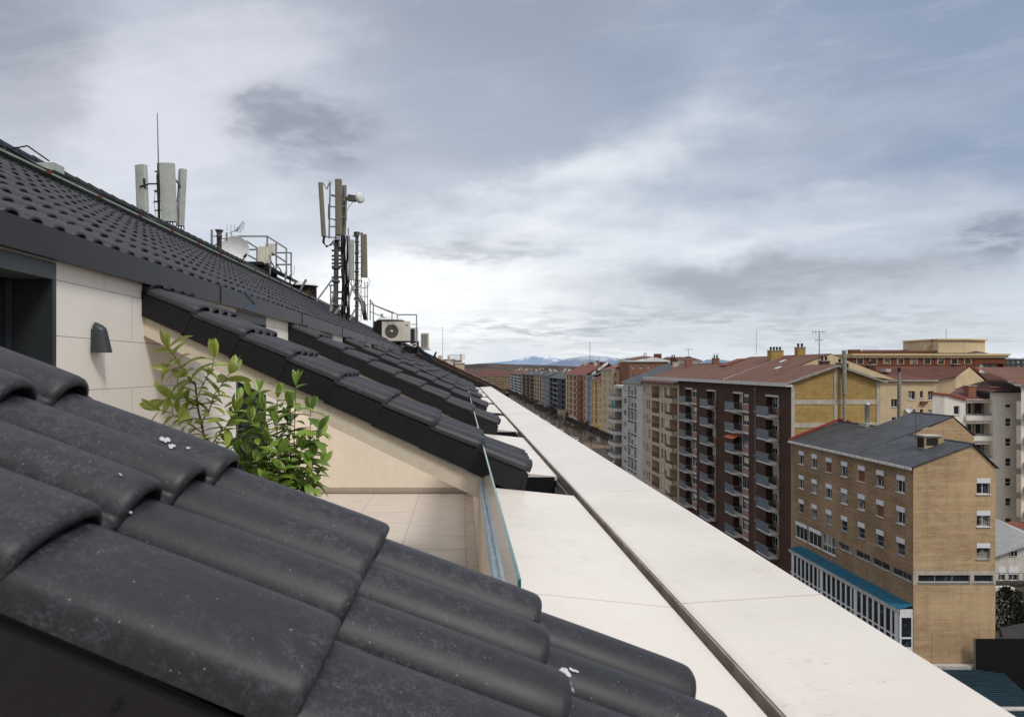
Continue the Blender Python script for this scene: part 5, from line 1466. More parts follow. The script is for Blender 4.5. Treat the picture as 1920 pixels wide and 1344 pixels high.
mb.add([tuple(P(1747,736,85.8)),tuple(P(1783,740.5,85.8)),tuple(P(1809,750,85.8)),tuple(P(1864,751,85.8)),tuple(P(1864,726,92)),tuple(P(1803,724,92)),tuple(P(1776,741,87))],[(1,2,3,4,5,6)],0)
mb.prism([tuple(P(1747,735,85.8)),tuple(P(1777,738,85.8)),tuple(P(1812,749,85.8)),tuple(P(1812,751,85.8)),tuple(P(1777,741,85.8)),tuple(P(1747,737.5,85.8))],(0,.4,0),1)
mb.build('roof',[M['roof_dred'],M['redflash']],wb)
chimney(wb,P(1824,0,87).x,87.5,P(0,738,87).z,.95,.9,.95,M['render_rust'],0)
tw=thing('stair_tower',(67,85.5,GZ),'pale rendered stair tower with a single stack of small windows at the right edge','tower')
TY=85.5
x0=P(1863,0,TY).x; x1=P(1917,0,TY).x; mb=MB(); ops=[]
uc0=P(1885,0,TY).x; uc1=P(1897,0,TY).x
zs=[(764,758)]+[(799+37.4*i,784+37.4*i) for i in range(9)]
for lo_,hi_ in zs: ops.append((uc0,uc1,P(0,lo_,TY).z,P(0,hi_,TY).z,.3,None))
wall(mb,'Y',TY,x0,x1,GZ,-2.9,ops,0,0); mb.poly([(x0,TY,GZ),(x0,86.1,GZ),(x0,86.1,-2.9),(x0,TY,-2.9)],0); mb.poly([(x1,TY,GZ),(x1,92,GZ),(x1,92,-2.9),(x1,TY,-2.9)],0)
mb.build('front_wall',[M['render_pale']],tw)
for q,o_ in enumerate(ops): window(tw,'Y',TY,o_[0],o_[1],o_[2],o_[3],'framewhite',0,pane='pane_dark',transom=q>0,inset=.16)
mb=MB(); mb.add([(x0-.4,85.1,-2.8),(x1+.4,85.1,-2.8),(x1+1.0,90,-1.5),(x0+2.6,90,-1.5),(x0-.4,92,-2.8)],[(0,1,2,3),(0,3,4)],0); mb.box(x0-.4,x1+.4,85.05,85.12,-2.98,-2.8,1); mb.build('roof',[M['roof_dred'],M['rubber']],tw)
chimney(tw,P(1871,0,86).x,86.4,P(0,733,86).z,.8,.8,.45,M['render_rust'],0)
eb=thing('apartment_building',(70.6,82,GZ),'salmon and white block with balconies, cut off by the right edge of the photo','building')
mb=MB(); xx=P(1918,0,82).x
bops=[(xx+1.0,xx+6,z-2.2,z,1.2,1) for z in (-4.0,-7.0,-10.0,-13.0,-16.0)]
wall(mb,'Y',83,xx+.6,xx+8,GZ,-2.0,bops,0,0); mb.build('front_wall',[M['render_pale'],M['recess_tan']],eb)
mb=MB()
for b_ in bops: mb.box(xx+.9,xx+7,82.5,82.98,b_[2]-.1,b_[2]+.85,0)
mb.build('balcony',[M['pink']],eb)
mb=MB(); mb.add([(xx,82.4,-1.9),(xx+8,82.4,-1.9),(xx+8,90,.2),(xx,90,.2)],[(0,1,2,3)],0); mb.build('roof',[M['roof_brown']],eb)
front_building('dark blue-green tower block on the horizon at the right edge',420,334,350,6.0,GZ,M['render_dark'],3.0,5,1.5,6,dep=16)
front_building('pale grey slab block beside the dark tower on the right horizon',430,352,372,5.0,GZ,M['render_lgrey'],3.0,5,1.5,6,dep=16)
front_building('low dark red roofed houses under the horizon at the right edge',230,188,215,-6.5,GZ,M['render_brown'],3.0,5,1.2,4,M['roof_dred'],-4.5,dep=14)
t=front_building('white gabled roof house just above the stair tower at the right edge',140,112,128,-2.6,GZ,M['render_white'],3.0,4,1.2,4,M['roof_dred'],-.6,dep=14)

# ----------------------------------------------------- yard at the lower right
hs=thing('small_house',(56,73,GZ),'small white house with a corrugated metal roof in the yard behind the tan brick building','house')
mb=MB(); Q=lambda x,y,Y=72: at(x,y,Y)
ops=[]; 
for px0,px1,py0,py1 in ((1872,1885,1062,1088),(1891,1909,1062,1088),(1893,1907,1031,1043)):
    a=Q(px0,py1); b=Q(px1,py0); ops.append((a.x,b.x,a.z,b.z,.2,None))
wall(mb,'Y',72,54,62,-26,-20.2,[o for o in ops if o[3]<-20.2],0,0)
mb.poly([(54,72,-20.2),(62,72,-20.2),(62,72,-17.8),(60,72,-17.8),(54,72,-20.2)],0)
mb.box(55,63,71.2,71.9,-22.6,-22.3,1)
mb.build('front_wall',[M['render_white'],M['stonewall']],hs)
for o_ in ops:
    if o_[3]<-20.2: window(hs,'Y',72,*o_[:4],'framewhite',1,shutter=.55,pane='pane_dark',inset=.1)
window(hs,'Y',71.96,*ops[2][:4],'framewhite',1,pane='pane_dark',inset=-.05,sill=False)
mb=MB(); mb.prism([(53.8,71.4,-20.4),(60.3,71.4,-18.1),(60.3,71.4,-18.0),(53.8,71.4,-20.3)],(-.6,5.5,1.3),0)
mb.prism([(60.3,71.4,-18.0),(64,71.4,-19.6),(64,71.4,-19.7),(60.3,71.4,-18.1)],(-.6,5.5,1.3),0)
for k in range(26):
    x=53.9+k*.25; z=-20.3+(x-53.8)*.354; mb.prism([(x,71.38,z),(x+.06,71.38,z+.02),(x+.06,71.38,z+.05),(x,71.38,z+.03)],(-.6,5.5,1.3),0)
mb.build('roof',[M['corr']],hs)
mb=MB()
for k in range(14): mb.box(55+k*.5,55.04+k*.5,71.2,71.24,-22.3,-21.3,0)
mb.box(55,62,71.2,71.25,-21.33,-21.28,0); mb.build('railing',[M['railmetal']],hs)
rh=thing('small_house',(60,79,GZ),'low house with a red tiled roof and red chimney behind the small white house','house')
mb=MB(); mb.box(56,70,79.3,84,GZ,-19.9,0); mb.build('front_wall',[M['render_pale']],rh)
mb=MB(); mb.add([(57,78.6,-20.1),(70,78.6,-20.1),(70,83,-18.6),(60.5,83,-18.6)],[(0,1,2,3)],0); mb.build('roof',[M['roof_red']],rh)
chimney(rh,61.8,80.2,-19.6,.8,.6,1.1,M['redflash'],0)
rw=thing('retaining_wall',(58,68,GZ),'dark rubble retaining wall below the small white house','wall')
mb=MB(); mb.box(57.0,66,69.5,71.8,GZ,-22.7,0); mb.box(53.5,57.0,70.4,71.85,GZ,-22.6,1); mb.build('masonry',[M['stonewall'],M['render_white']],rw)
sc=thing('mesh_screen',(45.3,59.6,GZ),'black mesh screen fence in front of the right end of the tan brick gable','fence')
mb=MB(); 
mb.prism([(45.2,60.3,-28),(45.2,60.3,-23.85),(56,55.5,-21.9),(56,55.5,-28)],(0,.06,0),0); mb.build('screen_cloth',[M['darkwall']],sc)
mb=MB()
for k in range(6): x=45.2+k*2; mb.box(x-.03,x+.03,60.2-.42*k*1.05,60.28-.42*k*1.05,-28,-23.85+.36*k,0)
mb.build('post',[M['railmetal']],sc)
gr=thing('shed',(50,64,GZ),'grey pitched shed roof behind the black mesh screen','shed')
mb=MB(); mb.add([(49.2,62,-24.9),(55,60,-22.6),(58,64,-22.8),(52,66,-25.0)],[(0,1,2,3)],0); mb.build('roof',[M['render_dark']],gr); mb=MB(); mb.box(50,57,62.5,65.5,GZ,-25.2,0); mb.build('walls',[M['stonewall']],gr)
bc=thing('canopy',(43,54,-26.7),'weathered blue corrugated canopy at the foot of the tan brick building','canopy')
mb=MB()
x=37.0
mb.prism([(37,50,-26.75),(37,60.4,-26.6),(47.5,60.4,-26.6),(44.6,50,-26.75)],(0,0,-.08),0)
y=50.1
while y<60.3: mb.box(37,44.6+(y-50)*.27,y,y+.09,-26.72+(y-50)*.0145,-26.64+(y-50)*.0145,0); y+=.32
mb.build('corrugated_sheet',[M['bluemetal2']],bc)
mb=MB(); mb.box(37,46.4,60.4,60.9,-26.62,-26.3,0); mb.build('gutter_strip',[M['gutter']],bc); mb=MB(); mb.box(37,45.6,53.2,53.7,-26.66,-26.56,0); mb.build('gutter_strip',[M['gutter']],bc)
mb=MB(); mb.box(37.5,44,50.4,60.2,GZ,-26.85,0); mb.build('walls',[M['stonewall']],bc)
# ------------------------------------------------ next roof on our own side
nb=thing('neighbour_building',(0,31,GZ),'neighbouring block with brown roof tiles and a dark eave, beyond the pale cornice','building')
mb=MB(); mb.box(-14,1.15,31,58,GZ,-1.3,0); mb.build('walls',[M['render_tan']],nb)
mb=MB()
s=.463
mb.prism([(-6.5,31.2,-.07+s*6.4),(2.0,31.2,-.07-s*2.1),(2.0,31.2,-.2-s*2.1),(-6.5,31.2,-.2+s*6.4)],(0,27,0),0)
for k in range(22):
    x0_=2.0-k*.38; z0_=-.07-s*(x0_+.1); mb.prism([(x0_,31.15,z0_+.03),(x0_-.40,31.15,z0_+.40*s),(x0_-.40,31.15,z0_+.40*s+.04),(x0_,31.15,z0_+.07)],(0,27.1,0),0)
ro=mb.build('roof',[M['roof_dull']],nb)
mb=MB(); mb.prism([(-6.5,31.1,-.20+s*6.4),(2.12,31.1,-.20-s*2.22),(2.12,31.1,-.42-s*2.1),(-6.5,31.1,-.5+s*6.4)],(0,.12,0),0)
mb.box(1.95,2.12,31.1,58.2,-1.42,-1.12,0); mb.prism([(.9,31.3,-1.0),(1.95,31.3,-1.2),(1.95,31.3,-1.38),(.9,31.3,-1.5)],(0,26.5,0),0); mb.build('eave',[M['slab']],ro)
mb=MB(); Y=52
a=at(853,699,Y); b=at(871,682,Y); mb.box(a.x,b.x,Y,Y+2,a.z-1.2,b.z,0); mb.box(a.x-.03,b.x+.03,Y-.05,Y+2.05,b.z,b.z+.08,1); mb.box(a.x-.7,a.x-.1,Y,Y+1.5,a.z-1,b.z+.2,0); mb.box(at(830,0,Y).x,a.x,Y+.2,Y+1.5,a.z,b.z+.35,2)
mb.box(at(826,0,Y).x,at(866,0,Y).x,Y+.1,Y+1.8,at(0,679,Y).z,at(0,675,Y).z,2)
mb.build('stair_head',[M['render_tan'],M['gutter'],M['recess']],nb)
for px,w in ((825,7),(841,4),(864,4)):
    c=at(px,675,Y+.6); mb=MB(); mb.box(c.x-w*.02,c.x+w*.02,Y+.3,Y+.8,c.z-.1,c.z+(.35 if px<860 else .45),0); mb.build('chimney',[M['render_tan']],nb)
mb=MB()
for k in range(14): c=at(843+k*2.2,675,Y+1); mb.tube(c,c+Vector((0,0,.42)),.012,.012,4)
mb.tube(at(843,665,Y+1),at(872,665,Y+1),.014,.014,4); mb.build('railing',[M['bluepanel']],nb)
d=thing('satellite_dish',tuple(at(842,690,50)),'white satellite dish on the neighbouring brown roof','dish')
mb=MB(); mb.lathe(at(844,681,50.2),[(.02,0),(.15,.02),(.27,.09)],20,0,axis=(-.2,-1,.15),cap=False); mb.build('reflector',[M['dish']],d); mb=MB(); mb.tube(at(844,681,50.2),at(841,694,50.4),.03); mb.build('pole',[M['galv']],d)
mast(830,690,613,48,'tall thin aerial over the neighbouring brown roof',arms=((4,.12),),r=.018)

# ------------------------------------------------------------------- ground
def sheet(name,x0,x1,y0,y1,z,m,nx=1,ny=1):
    mb=MB(); mb.poly([(x0,y0,z),(x1,y0,z),(x1,y1,z),(x0,y1,z)],0); o=mb.build(name,[m],None,(0,0,0)); tag(o,kind='structure'); return o
def mat_ground():
    m,t,b=newmat('town ground and fields'); p=pos(t)
    n=t.noise(p,.004,7,.65); n2=t.noise(p,.03,6,.7)
    c=t.mix(t.smooth(n,.35,.65),(.085,.07,.055),(.055,.055,.05)); c=t.mix(t.smooth(n2,.55,.7),c,(.13,.10,.08))
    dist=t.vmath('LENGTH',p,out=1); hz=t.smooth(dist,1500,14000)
    c=t.mix(t.math('MULTIPLY',hz,.6),c,(.17,.17,.19))  # distance haze painted into the ground colour
    t.set(b.inputs['Base Color'],c); b.inputs['Roughness'].default_value=1; b.inputs['Specular IOR Level'].default_value=.1
    return m
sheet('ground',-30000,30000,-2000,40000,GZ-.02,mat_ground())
M['asphalt']=mat('street asphalt',(.05,.048,.045),.85,.3,.4,stain=.3)
M['paving']=mat('brown pavement slabs',(.17,.13,.10),.85,.25,.8,stain=.3)
M['marking']=mat('white road paint',(.55,.55,.53),.8,.15,3)
sheet('road',6,44,-60,900,GZ+.0,M['asphalt'])
sheet('crossing_road',44,130,200,236,GZ+.004,M['asphalt'])
def slab(name,x0,x1,y0,y1,m,h=.13):
    mb=MB(); mb.box(x0,x1,y0,y1,GZ-.1,GZ+h,0); mb.box(x0-.15,x0,y0,y1,GZ-.1,GZ+h-.004,1); o=mb.build(name,[m,M['conc']],None,(0,0,0)); tag(o,kind='structure'); return o
slab('pavement',35.5,40.2,20,196,M['paving']); slab('pavement',44.5,55.9,240,900,M['paving'])
slab('yard',40.6,90,20,60.9,M['stonewall'],.06)
mk=MB()
for k in range(60): mk.box(30,30.2,60+k*9,64+k*9,GZ+.002,GZ+.008,0)
for k in range(10): mk.box(35+k*1.1,35.6+k*1.1,202,206,GZ+.005,GZ+.012,0)
o=mk.build('road_markings',[M['marking']],None,(0,0,0)); tag(o,kind='structure')

# ------------------------------------------------------------- hills, mountains
def ridge(name, prof, Y, depth, m, base=GZ, n=260, rough=.12, seed=1):
    """prof: list of (photo x, photo y) skyline; real terrain strip rising to that line"""
    r=random.Random(seed); xs=[p[0] for p in prof]; ys=[p[1] for p in prof]
    V=[];F=[];K=14
    X=np.linspace(xs[0],xs[-1],n); H=np.interp(X,xs,ys)
    rr=np.random.RandomState(seed); nz=np.zeros(n)
    for o in range(1,6):
        f=2**o; nz+=np.interp(np.linspace(0,f*6,n),np.arange(f*6+1),rr.normal(0,1,f*6+1))/f
    for j in range(K+1):
        t=j/K; yy=Y-depth*(1-t)
        sh=np.sin(t*pi/2)**1.3
        nj=np.interp(np.linspace(0,50,n),np.arange(51),rr.normal(0,1,51))
        for i in range(n):
            top=-(H[i]-691)/1280*Y-base
            z=base+top*sh*(1+rough*.12*nz[i])+top*rough*nj[i]*sin(t*pi)
            V.append(((X[i]-867)/1280*Y+ (r.random()-.5)*0, yy, z))
    for j in range(K):
        for i in range(n-1): a=j*n+i; F.append((a,a+1,a+n+1,a+n))
    mb=MB(); mb.add(V,F,0,True); o=mb.build(name,[m],None,(0,0,0)); tag(o,kind='structure'); return o
def mat_hill(name,c1,c2,sc,snow=0,z0=0,z1=1,snowc=(.70,.73,.78)):
    m,t,b=newmat(name); p=pos(t); x,y,z=t.sep(p)[:3]
    n=t.noise(p,sc,8,.7); c=t.mix(t.smooth(n,.4,.6),c1,c2)
    if snow:
        v=t.comb(t.math('MULTIPLY',x,1),t.math('MULTIPLY',y,.5),t.math('MULTIPLY',z,3))
        sn=t.noise(v,sc*1.6,9,.72); h=t.smooth(z,z0,z1)
        s=t.smooth(t.math('ADD',sn,t.math('MULTIPLY',h,.26)),.56,.66)
        c=t.mix(t.math('MULTIPLY',s,snow),c,snowc)
    t.set(b.inputs['Base Color'],c); b.inputs['Roughness'].default_value=1; b.inputs['Specular IOR Level'].default_value=0
    return m
ridge('mountains',[(700,691),(860,688),(900,682),(930,679),(955,677),(975,671),(995,667),(1010,664),(1020,667),(1035,672),(1060,674),(1100,676),(1150,680),(1250,684),(1400,687),(1500,680),(1590,672),(1700,666),(1800,662),(1870,664),(1900,658),(1990,660),(2200,680)],24000,5000,mat_hill('snowy far mountains',(.20,.28,.40),(.27,.35,.47),.0009,.85,200,520),n=420,seed=4,rough=.05)  # bluish base colours carry the aerial haze
ridge('mountains',[(985,691),(1020,684),(1045,676),(1075,670),(1100,667.5),(1125,669),(1150,673),(1180,675),(1220,680),(1300,686),(1360,690)],15000,4000,mat_hill('wooded mountain in painted haze',(.15,.19,.27),(.19,.24,.33),.0011,.40,60,330),n=260,seed=7,rough=.04)  # blue here is haze put into the base colour
ridge('mountains',[(1290,691),(1310,682),(1325,674),(1345,677),(1370,686),(1385,691)],14000,3000,mat_hill('far hill in painted haze',(.16,.21,.31),(.20,.26,.37),.0011),n=80,seed=9,rough=.05)  # same painted-in haze blue
ridge('hills',[(500,684),(700,683),(850,683.5),(900,682.5),(960,683),(1010,685),(1060,686.5),(1110,688),(1200,690),(1400,690),(1900,687),(2300,684)],5200,1800,mat_hill('dark wooded hill',(.10,.082,.078),(.055,.05,.05),.004),n=300,seed=12,rough=.10)
ridge('hills',[(830,697),(870,692),(960,690),(1060,692),(1120,695),(1200,698)],2600,700,mat_hill('brown near hill',(.12,.095,.08),(.07,.06,.055),.01),n=160,seed=14,rough=.12)

# distant town: uncountable roofs
R=random.Random(31)
town=MB()
for i in range(1300):
    Y=R.uniform(930,3000)**1.0; px=R.choice([R.uniform(866,1010),R.uniform(868,1105),R.uniform(1100,1990)])
    X=(px-867)/1280*Y
    w=R.uniform(9,30); d=R.uniform(9,14); h=R.uniform(7,19)+(3 if Y>1500 else 0); mt=R.choice([0,0,1,2,3]); rm=R.choice([4,4,4,5,6])
    town.box(X-w/2,X+w/2,Y,Y+d,GZ,GZ+h,mt)
    rm=5 if rm==4 and i%4 else rm
    town.add([(X-w/2-.5,Y-.5,GZ+h),(X+w/2+.5,Y-.5,GZ+h),(X+w/2+.5,Y+d/2,GZ+h+3),(X-w/2-.5,Y+d/2,GZ+h+3),(X+w/2+.5,Y+d+.5,GZ+h),(X-w/2-.5,Y+d+.5,GZ+h)],[(0,1,2,3),(3,2,4,5),(1,4,2),(0,3,5)],rm)
    if i%3==0 :
        for q in range(int(w/3)): town.box(X-w/2+1+q*3,X-w/2+2+q*3,Y-.05,Y-.01,GZ+h-2.6,GZ+h-1.2,7)
o=town.build('distant_town',[M['render_tan'],M['render_brown'],M['render_white'],M['render_rust'],M['roof_red'],M['roof_dred'],M['roof_slate'],M['recess']],None,(0,0,0)); tag(o,'far-off town of small red and white houses below the dark hills','town',kind='stuff')

# -------------------------------------------------------------------- trees
def bare_tree(seed,h=6.5):
    r=random.Random(seed); tk=MB(); tw=MB()
    o=thing('bare_tree',(0,0,0),'bare leafless plane tree in the rows along the avenue far below','tree','bare trees along the avenue')
    tk.tube((0,0,0),(0,0,h*.33),.22,.16,8)
    def br(p,d,l,rad,lev):
        e=p+d*l; (tk if lev<2 else tw).tube(p,e,rad,rad*.6,5 if lev<2 else 3,0,caps=False)
        if lev>=4: return
        for k in range(4 if lev<3 else 5):
            a=Vector((r.gauss(0,1),r.gauss(0,1),r.gauss(.35,.6))).normalized()
            br(p+d*l*r.uniform(.45,1),(d*.75+a*.8).normalized(),l*r.uniform(.5,.8),rad*.55,lev+1)
    for k in range(5):
        a=2*pi*k/5+r.random(); br(Vector((0,0,h*r.uniform(.27,.33))),Vector((cos(a)*.7,sin(a)*.7,1)).normalized(),h*.26,.11,0)
    tk.build('trunk',[M['bark']],o); tw.build('crown',[M['twig']],o); return o
protos=[bare_tree(1),bare_tree(2,5.6),bare_tree(3,7.2)]
spots=[]
for row,xx in enumerate((34.2,46.5,52.0)):
    y=185+row*4 if row else 60
    while y<(820 if row else 330):
        if not (192<y<242): spots.append((xx+R.uniform(-.6,.6),y+R.uniform(-2,2)))
        y+=(19 if y<420 else 30)
for i,(x,y) in enumerate(spots):
    p=protos[i%3]; rz=R.uniform(0,6.28)
    if i<3: p.location=(x,y,GZ+.13); p.rotation_euler=(0,0,rz); o=p
    else: o=copy_tree(p,None,(x,y,GZ+.13),rz)
    s=R.uniform(.85,1.15); o.scale=(s,s,s)
# evergreen by the yard
def shrub(x,y,z,w,h,n,label):
    o=thing('shrub',(x,y,z),label,'shrub'); lf=MB(); st=MB(); r=random.Random(int(x*7))
    for k in range(6): st.tube((x,y,z),(x+r.uniform(-w,w)*.5,y+r.uniform(-w,w)*.4,z+h*r.uniform(.5,.9)),.05,.02,5)
    for k in range(n):
        a=r.uniform(0,6.28); q=sqrt(r.random())*w; t_=r.random(); q*=sin(pi*min(.95,.15+t_*.8)); hh=z+h*t_
        d=Vector((r.gauss(0,1),r.gauss(0,1),r.gauss(0,1))).normalized()
        leaf(lf,(x+cos(a)*q,y+sin(a)*q*.6,hh),d,Vector((r.random(),r.random(),1)),.26,.07,0,.2)
    st.build('stem',[M['stem']],o); lf.build('foliage',[M['shrub']],o)
shrub(54.4,68.3,GZ+.5,2.4,5.6,2400,'dark evergreen climbing the yard wall right of the tan brick building')
shrub(57.6,68.0,GZ,2.3,4.4,1500,'low dark evergreen at the foot of the rubble wall in the yard')

# ------------------------------------------------------- street things, cars
def car(paint,label,x,y,rz=0,group=None,proto=None):
    if proto is not None:
        return copy_tree(proto,None,(x,y,GZ),rz)
    o=thing('parked_car',(0,0,GZ),label,'car',group)
    m=MB(); w=.88
    prof=[(-2.15,.35),(-2.2,.62),(-1.95,.86),(-1.0,.95),(-.45,1.40),(.85,1.43),(1.55,1.0),(2.1,.93),(2.2,.6),(2.12,.32)]
    vs=[(s*w*(1 if z<1 else .84),yy,GZ+z) for s in (-1,1) for yy,z in prof]; n=len(prof)
    m.add(vs,[tuple(range(n)),tuple(range(n,2*n))[::-1]]+[(i,(i+1)%n,n+(i+1)%n,n+i) for i in range(n)],0); m.build('body',[M[paint]],o)
    g=MB(); 
    for s in (-1,1): g.poly([(s*(w*.93),-.82,GZ+1.0),(s*w*.93,1.35,GZ+1.0),(s*w*.86,.78,GZ+1.37),(s*w*.86,-.42,GZ+1.37)],0)
    g.poly([(-.7,-1.0,GZ+.97),(.7,-1.0,GZ+.97),(.62,-.5,GZ+1.38),(-.62,-.5,GZ+1.38)],0); g.poly([(-.7,1.56,GZ+1.02),(.7,1.56,GZ+1.02),(.62,.93,GZ+1.41),(-.62,.93,GZ+1.41)],0)
    g.build('windows',[M['carglass']],o)
    for sx in (-1,1):
        for sy in (-1.35,1.35):
            q=MB(); q.lathe((sx*.80-.1,sy,GZ+.31),[(.31,0),(.31,.2)],14,0,axis=(1,0,0)); q.build('wheel',[M['rubber']],o)
    o.location=(x,y,GZ); o.rotation_euler=(0,0,rz); return o
cs=[('paint_dark','dark car parked along the avenue kerb far below'),('paint_white','white car parked along the avenue kerb far below'),('paint_silver','silver car parked along the avenue kerb far below'),('paint_red','red car parked along the avenue kerb far below')]
pr=[]
ys=[252,262,270,281,290,301,309,320,333,342,355,368,380,395]
for i,y in enumerate(ys):
    c=cs[[0,1,2,0,3,1,0,2][i%8]]
    ex=[p for p in pr if p['label']==c[1]]
    if ex: car(None,None,43.4,y,R.uniform(-.03,.03),None,ex[0])
    else: pr.append(car(c[0],c[1],43.4,y,0,c[0].split('_')[1]+' cars along the avenue kerb'))
car('paint_dark','dark car driving on the crossing street beyond the chamfered balconies',51,214,1.5)
# traffic light
tf=thing('traffic_light',(44.6,208,GZ),'traffic light showing green on the corner of the crossing street','traffic light')
m=MB(); m.tube((44.6,208,GZ),(44.6,208,GZ+3.2),.07,.07,8); m.build('pole',[M['rustpole']],tf)
m=MB(); m.box(44.40,44.80,207.8,208.1,GZ+2.2,GZ+3.5,0); m.build('signal_head',[M['rubber']],tf)
mm,tt,bb_=newmat('lit green lamp'); bb_.inputs['Base Color'].default_value=(.0,.3,.15,1); bb_.inputs['Emission Color'].default_value=(.05,1,.45,1); bb_.inputs['Emission Strength'].default_value=2.5
m=MB(); m.lathe((44.6,207.79,GZ+2.45),[(.16,0),(.15,.03)],14,0,axis=(0,-1,0)); m.build('green_lamp',[mm],tf)
lp_=thing('street_lamp',tuple(at(1147.5,870,185)),'tall thin black lamp post in front of the ochre facade','street lamp')
b=at(1147.6,0,196); m=MB(); m.tube((b.x,196,GZ),(b.x,196,-18.7),.11,.07,8); m.build('post',[M['rubber']],lp_); m=MB(); m.tube((b.x,196,-18.8),(b.x-1.4,196,-18.6),.05); m.box(b.x-2.0,b.x-1.2,195.85,196.15,-18.66,-18.5,0); m.build('lamp_head',[M['rubber']],lp_)
bd=thing('billboard',(48,340,GZ),'blank beige advertising panel on a post beside the long sandy block','billboard')
a=at(1046,784,335); b=at(1060,769,335); m=MB(); m.box(a.x,b.x,335,335.5,a.z,b.z,0); m.box(a.x-.1,b.x+.1,334.9,335.6,b.z,b.z+.15,0); m.build('panel',[M['render_tan']],bd); m=MB(); m.tube(((a.x+b.x)/2,335.2,GZ),((a.x+b.x)/2,335.2,a.z),.15); m.build('post',[M['galv']],bd)
sg=thing('street_sign',(47,225,GZ),'small blue direction sign at the crossing below the ochre facade','sign')
a=at(1139,832,225); b=at(1147,827,225); m=MB(); m.box(a.x,b.x,225,225.06,a.z,b.z,0); m.build('sign_plate',[M['bluemetal']],sg); m=MB(); m.tube((a.x+.6,225.1,GZ),(a.x+.6,225.1,b.z),.05); m.build('post',[M['galv']],sg)
bn=thing('banner',(47,262,GZ),'white upright banner post at the foot of the ochre facade','banner')
a=at(1120,833,262); b=at(1124,818,262); m=MB(); m.box(a.x,b.x,262,262.1,a.z,b.z,0); m.build('banner_cloth',[M['framewhite']],bn); m=MB(); m.tube((b.x+.1,262,GZ),(b.x+.1,262,b.z+.2),.05); m.build('post',[M['galv']],bn)

# people on the pavement of the crossing (a few pixels tall)
def person(x,y,coat,label,rz=0):
    o=thing('person',(x,y,GZ+.0),label,'person'); bmn=bpy.data.meshes.new('body')
    V=[(0,0,.95),(0,0,1.2),(0,0,1.42),(0,0,1.55),(0,-.01,1.68),(.1,0,.9),(.11,.12,.5),(.11,.2,.08),(.11,.1,.04),(-.1,0,.9),(-.11,-.10,.5),(-.11,-.22,.1),(-.11,-.32,.05),(.19,0,1.40),(.25,.05,1.12),(.24,-.06,.88),(-.19,0,1.40),(-.25,-.05,1.12),(-.24,.06,.88)]
    E=[(0,1),(1,2),(2,3),(3,4),(0,5),(5,6),(6,7),(7,8),(0,9),(9,10),(10,11),(11,12),(2,13),(13,14),(14,15),(2,16),(16,17),(17,18)]
    bmn.from_pydata(V,E,[]); b=bpy.data.objects.new('body',bmn); COL.objects.link(b); b.parent=o
    rad={0:.15,1:.15,2:.16,3:.055,4:.10,5:.09,6:.06,7:.045,8:.05,9:.09,10:.06,11:.045,12:.05,13:.06,14:.045,15:.035,16:.06,17:.045,18:.035}
    b.modifiers.new('Skin','SKIN'); 
    for i,v in enumerate(bmn.skin_vertices[0].data): v.radius=(rad[i],rad[i]*.8)
    bmn.skin_vertices[0].data[0].use_root=True
    b.modifiers.new('Sub','SUBSURF').levels=1
    bmn.materials.append(M[coat]); o.rotation_euler=(0,0,rz); return o
person(47.5,224,'bk_brown','person in a brown coat walking on the paved corner left of the traffic light')
person(49.5,236,'render_dark','person in dark clothes near the white banner at the ochre facade',1.2)
person(52.5,240,'navy','person in a navy jacket by the shopfronts of the ochre facade',2.0)

# -------------------------------------------------------------------- world
w=bpy.data.worlds.new('World'); SC.world=w; w.use_nodes=True
t=NT(w.node_tree); 
for n in list(t.N): t.N.remove(n)
out=t.n('ShaderNodeOutputWorld')
SUN_EL=50; SUN_AZ=140      # from behind, slightly right
sky=t.n('ShaderNodeTexSky',sky_type='NISHITA'); sky.sun_disc=False
sky.sun_elevation=radians(SUN_EL); sky.sun_rotation=radians(SUN_AZ); sky.altitude=500
bgS=t.n('ShaderNodeBackground'); bgS.inputs[1].default_value=.07
t.L.new(sky.outputs[0],bgS.inputs[0])
tc=t.n('ShaderNodeTexCoord'); d=tc.outputs['Generated']
x,y,z=t.sep(d)[:3]
zc=t.math('ADD',t.math('MAXIMUM',z,0.0),.10)
yy_=t.math('MAXIMUM',y,.01)
a_=t.math('DIVIDE',x,yy_); e_=t.math('DIVIDE',z,yy_)
w1=t.sep(t.noise(t.comb(t.math('MULTIPLY',a_,5),t.math('MULTIPLY',e_,9)),1.0,4,.62,out=1))
AA=t.math('MULTIPLY_ADD',t.math('SUBTRACT',w1[0],.5),.24,a_); EE=t.math('MULTIPLY_ADD',t.math('SUBTRACT',w1[1],.5),.13,e_)
def blob(px,py,rx,ry,ang=0):
    """soft patch around a direction given by azimuth/elevation tangents"""
    a0=(px-867)/1280; e0=-(py-691)/1280
    a=AA; e=EE
    da=t.math('SUBTRACT',a,a0); de=t.math('SUBTRACT',e,e0)
    c,s=cos(ang),sin(ang)
    u=t.math('ADD',t.math('MULTIPLY',da,c/rx*1280),t.math('MULTIPLY',de,s/rx*1280))
    v=t.math('ADD',t.math('MULTIPLY',da,-s/ry*1280),t.math('MULTIPLY',de,c/ry*1280))
    r=t.math('ADD',t.math('MULTIPLY',u,u),t.math('MULTIPLY',v,v))
    g=t.math('POWER',2.718,t.math('MULTIPLY',r,-1.0))
    return t.math('MULTIPLY',g,t.math('GREATER_THAN',y,.05))

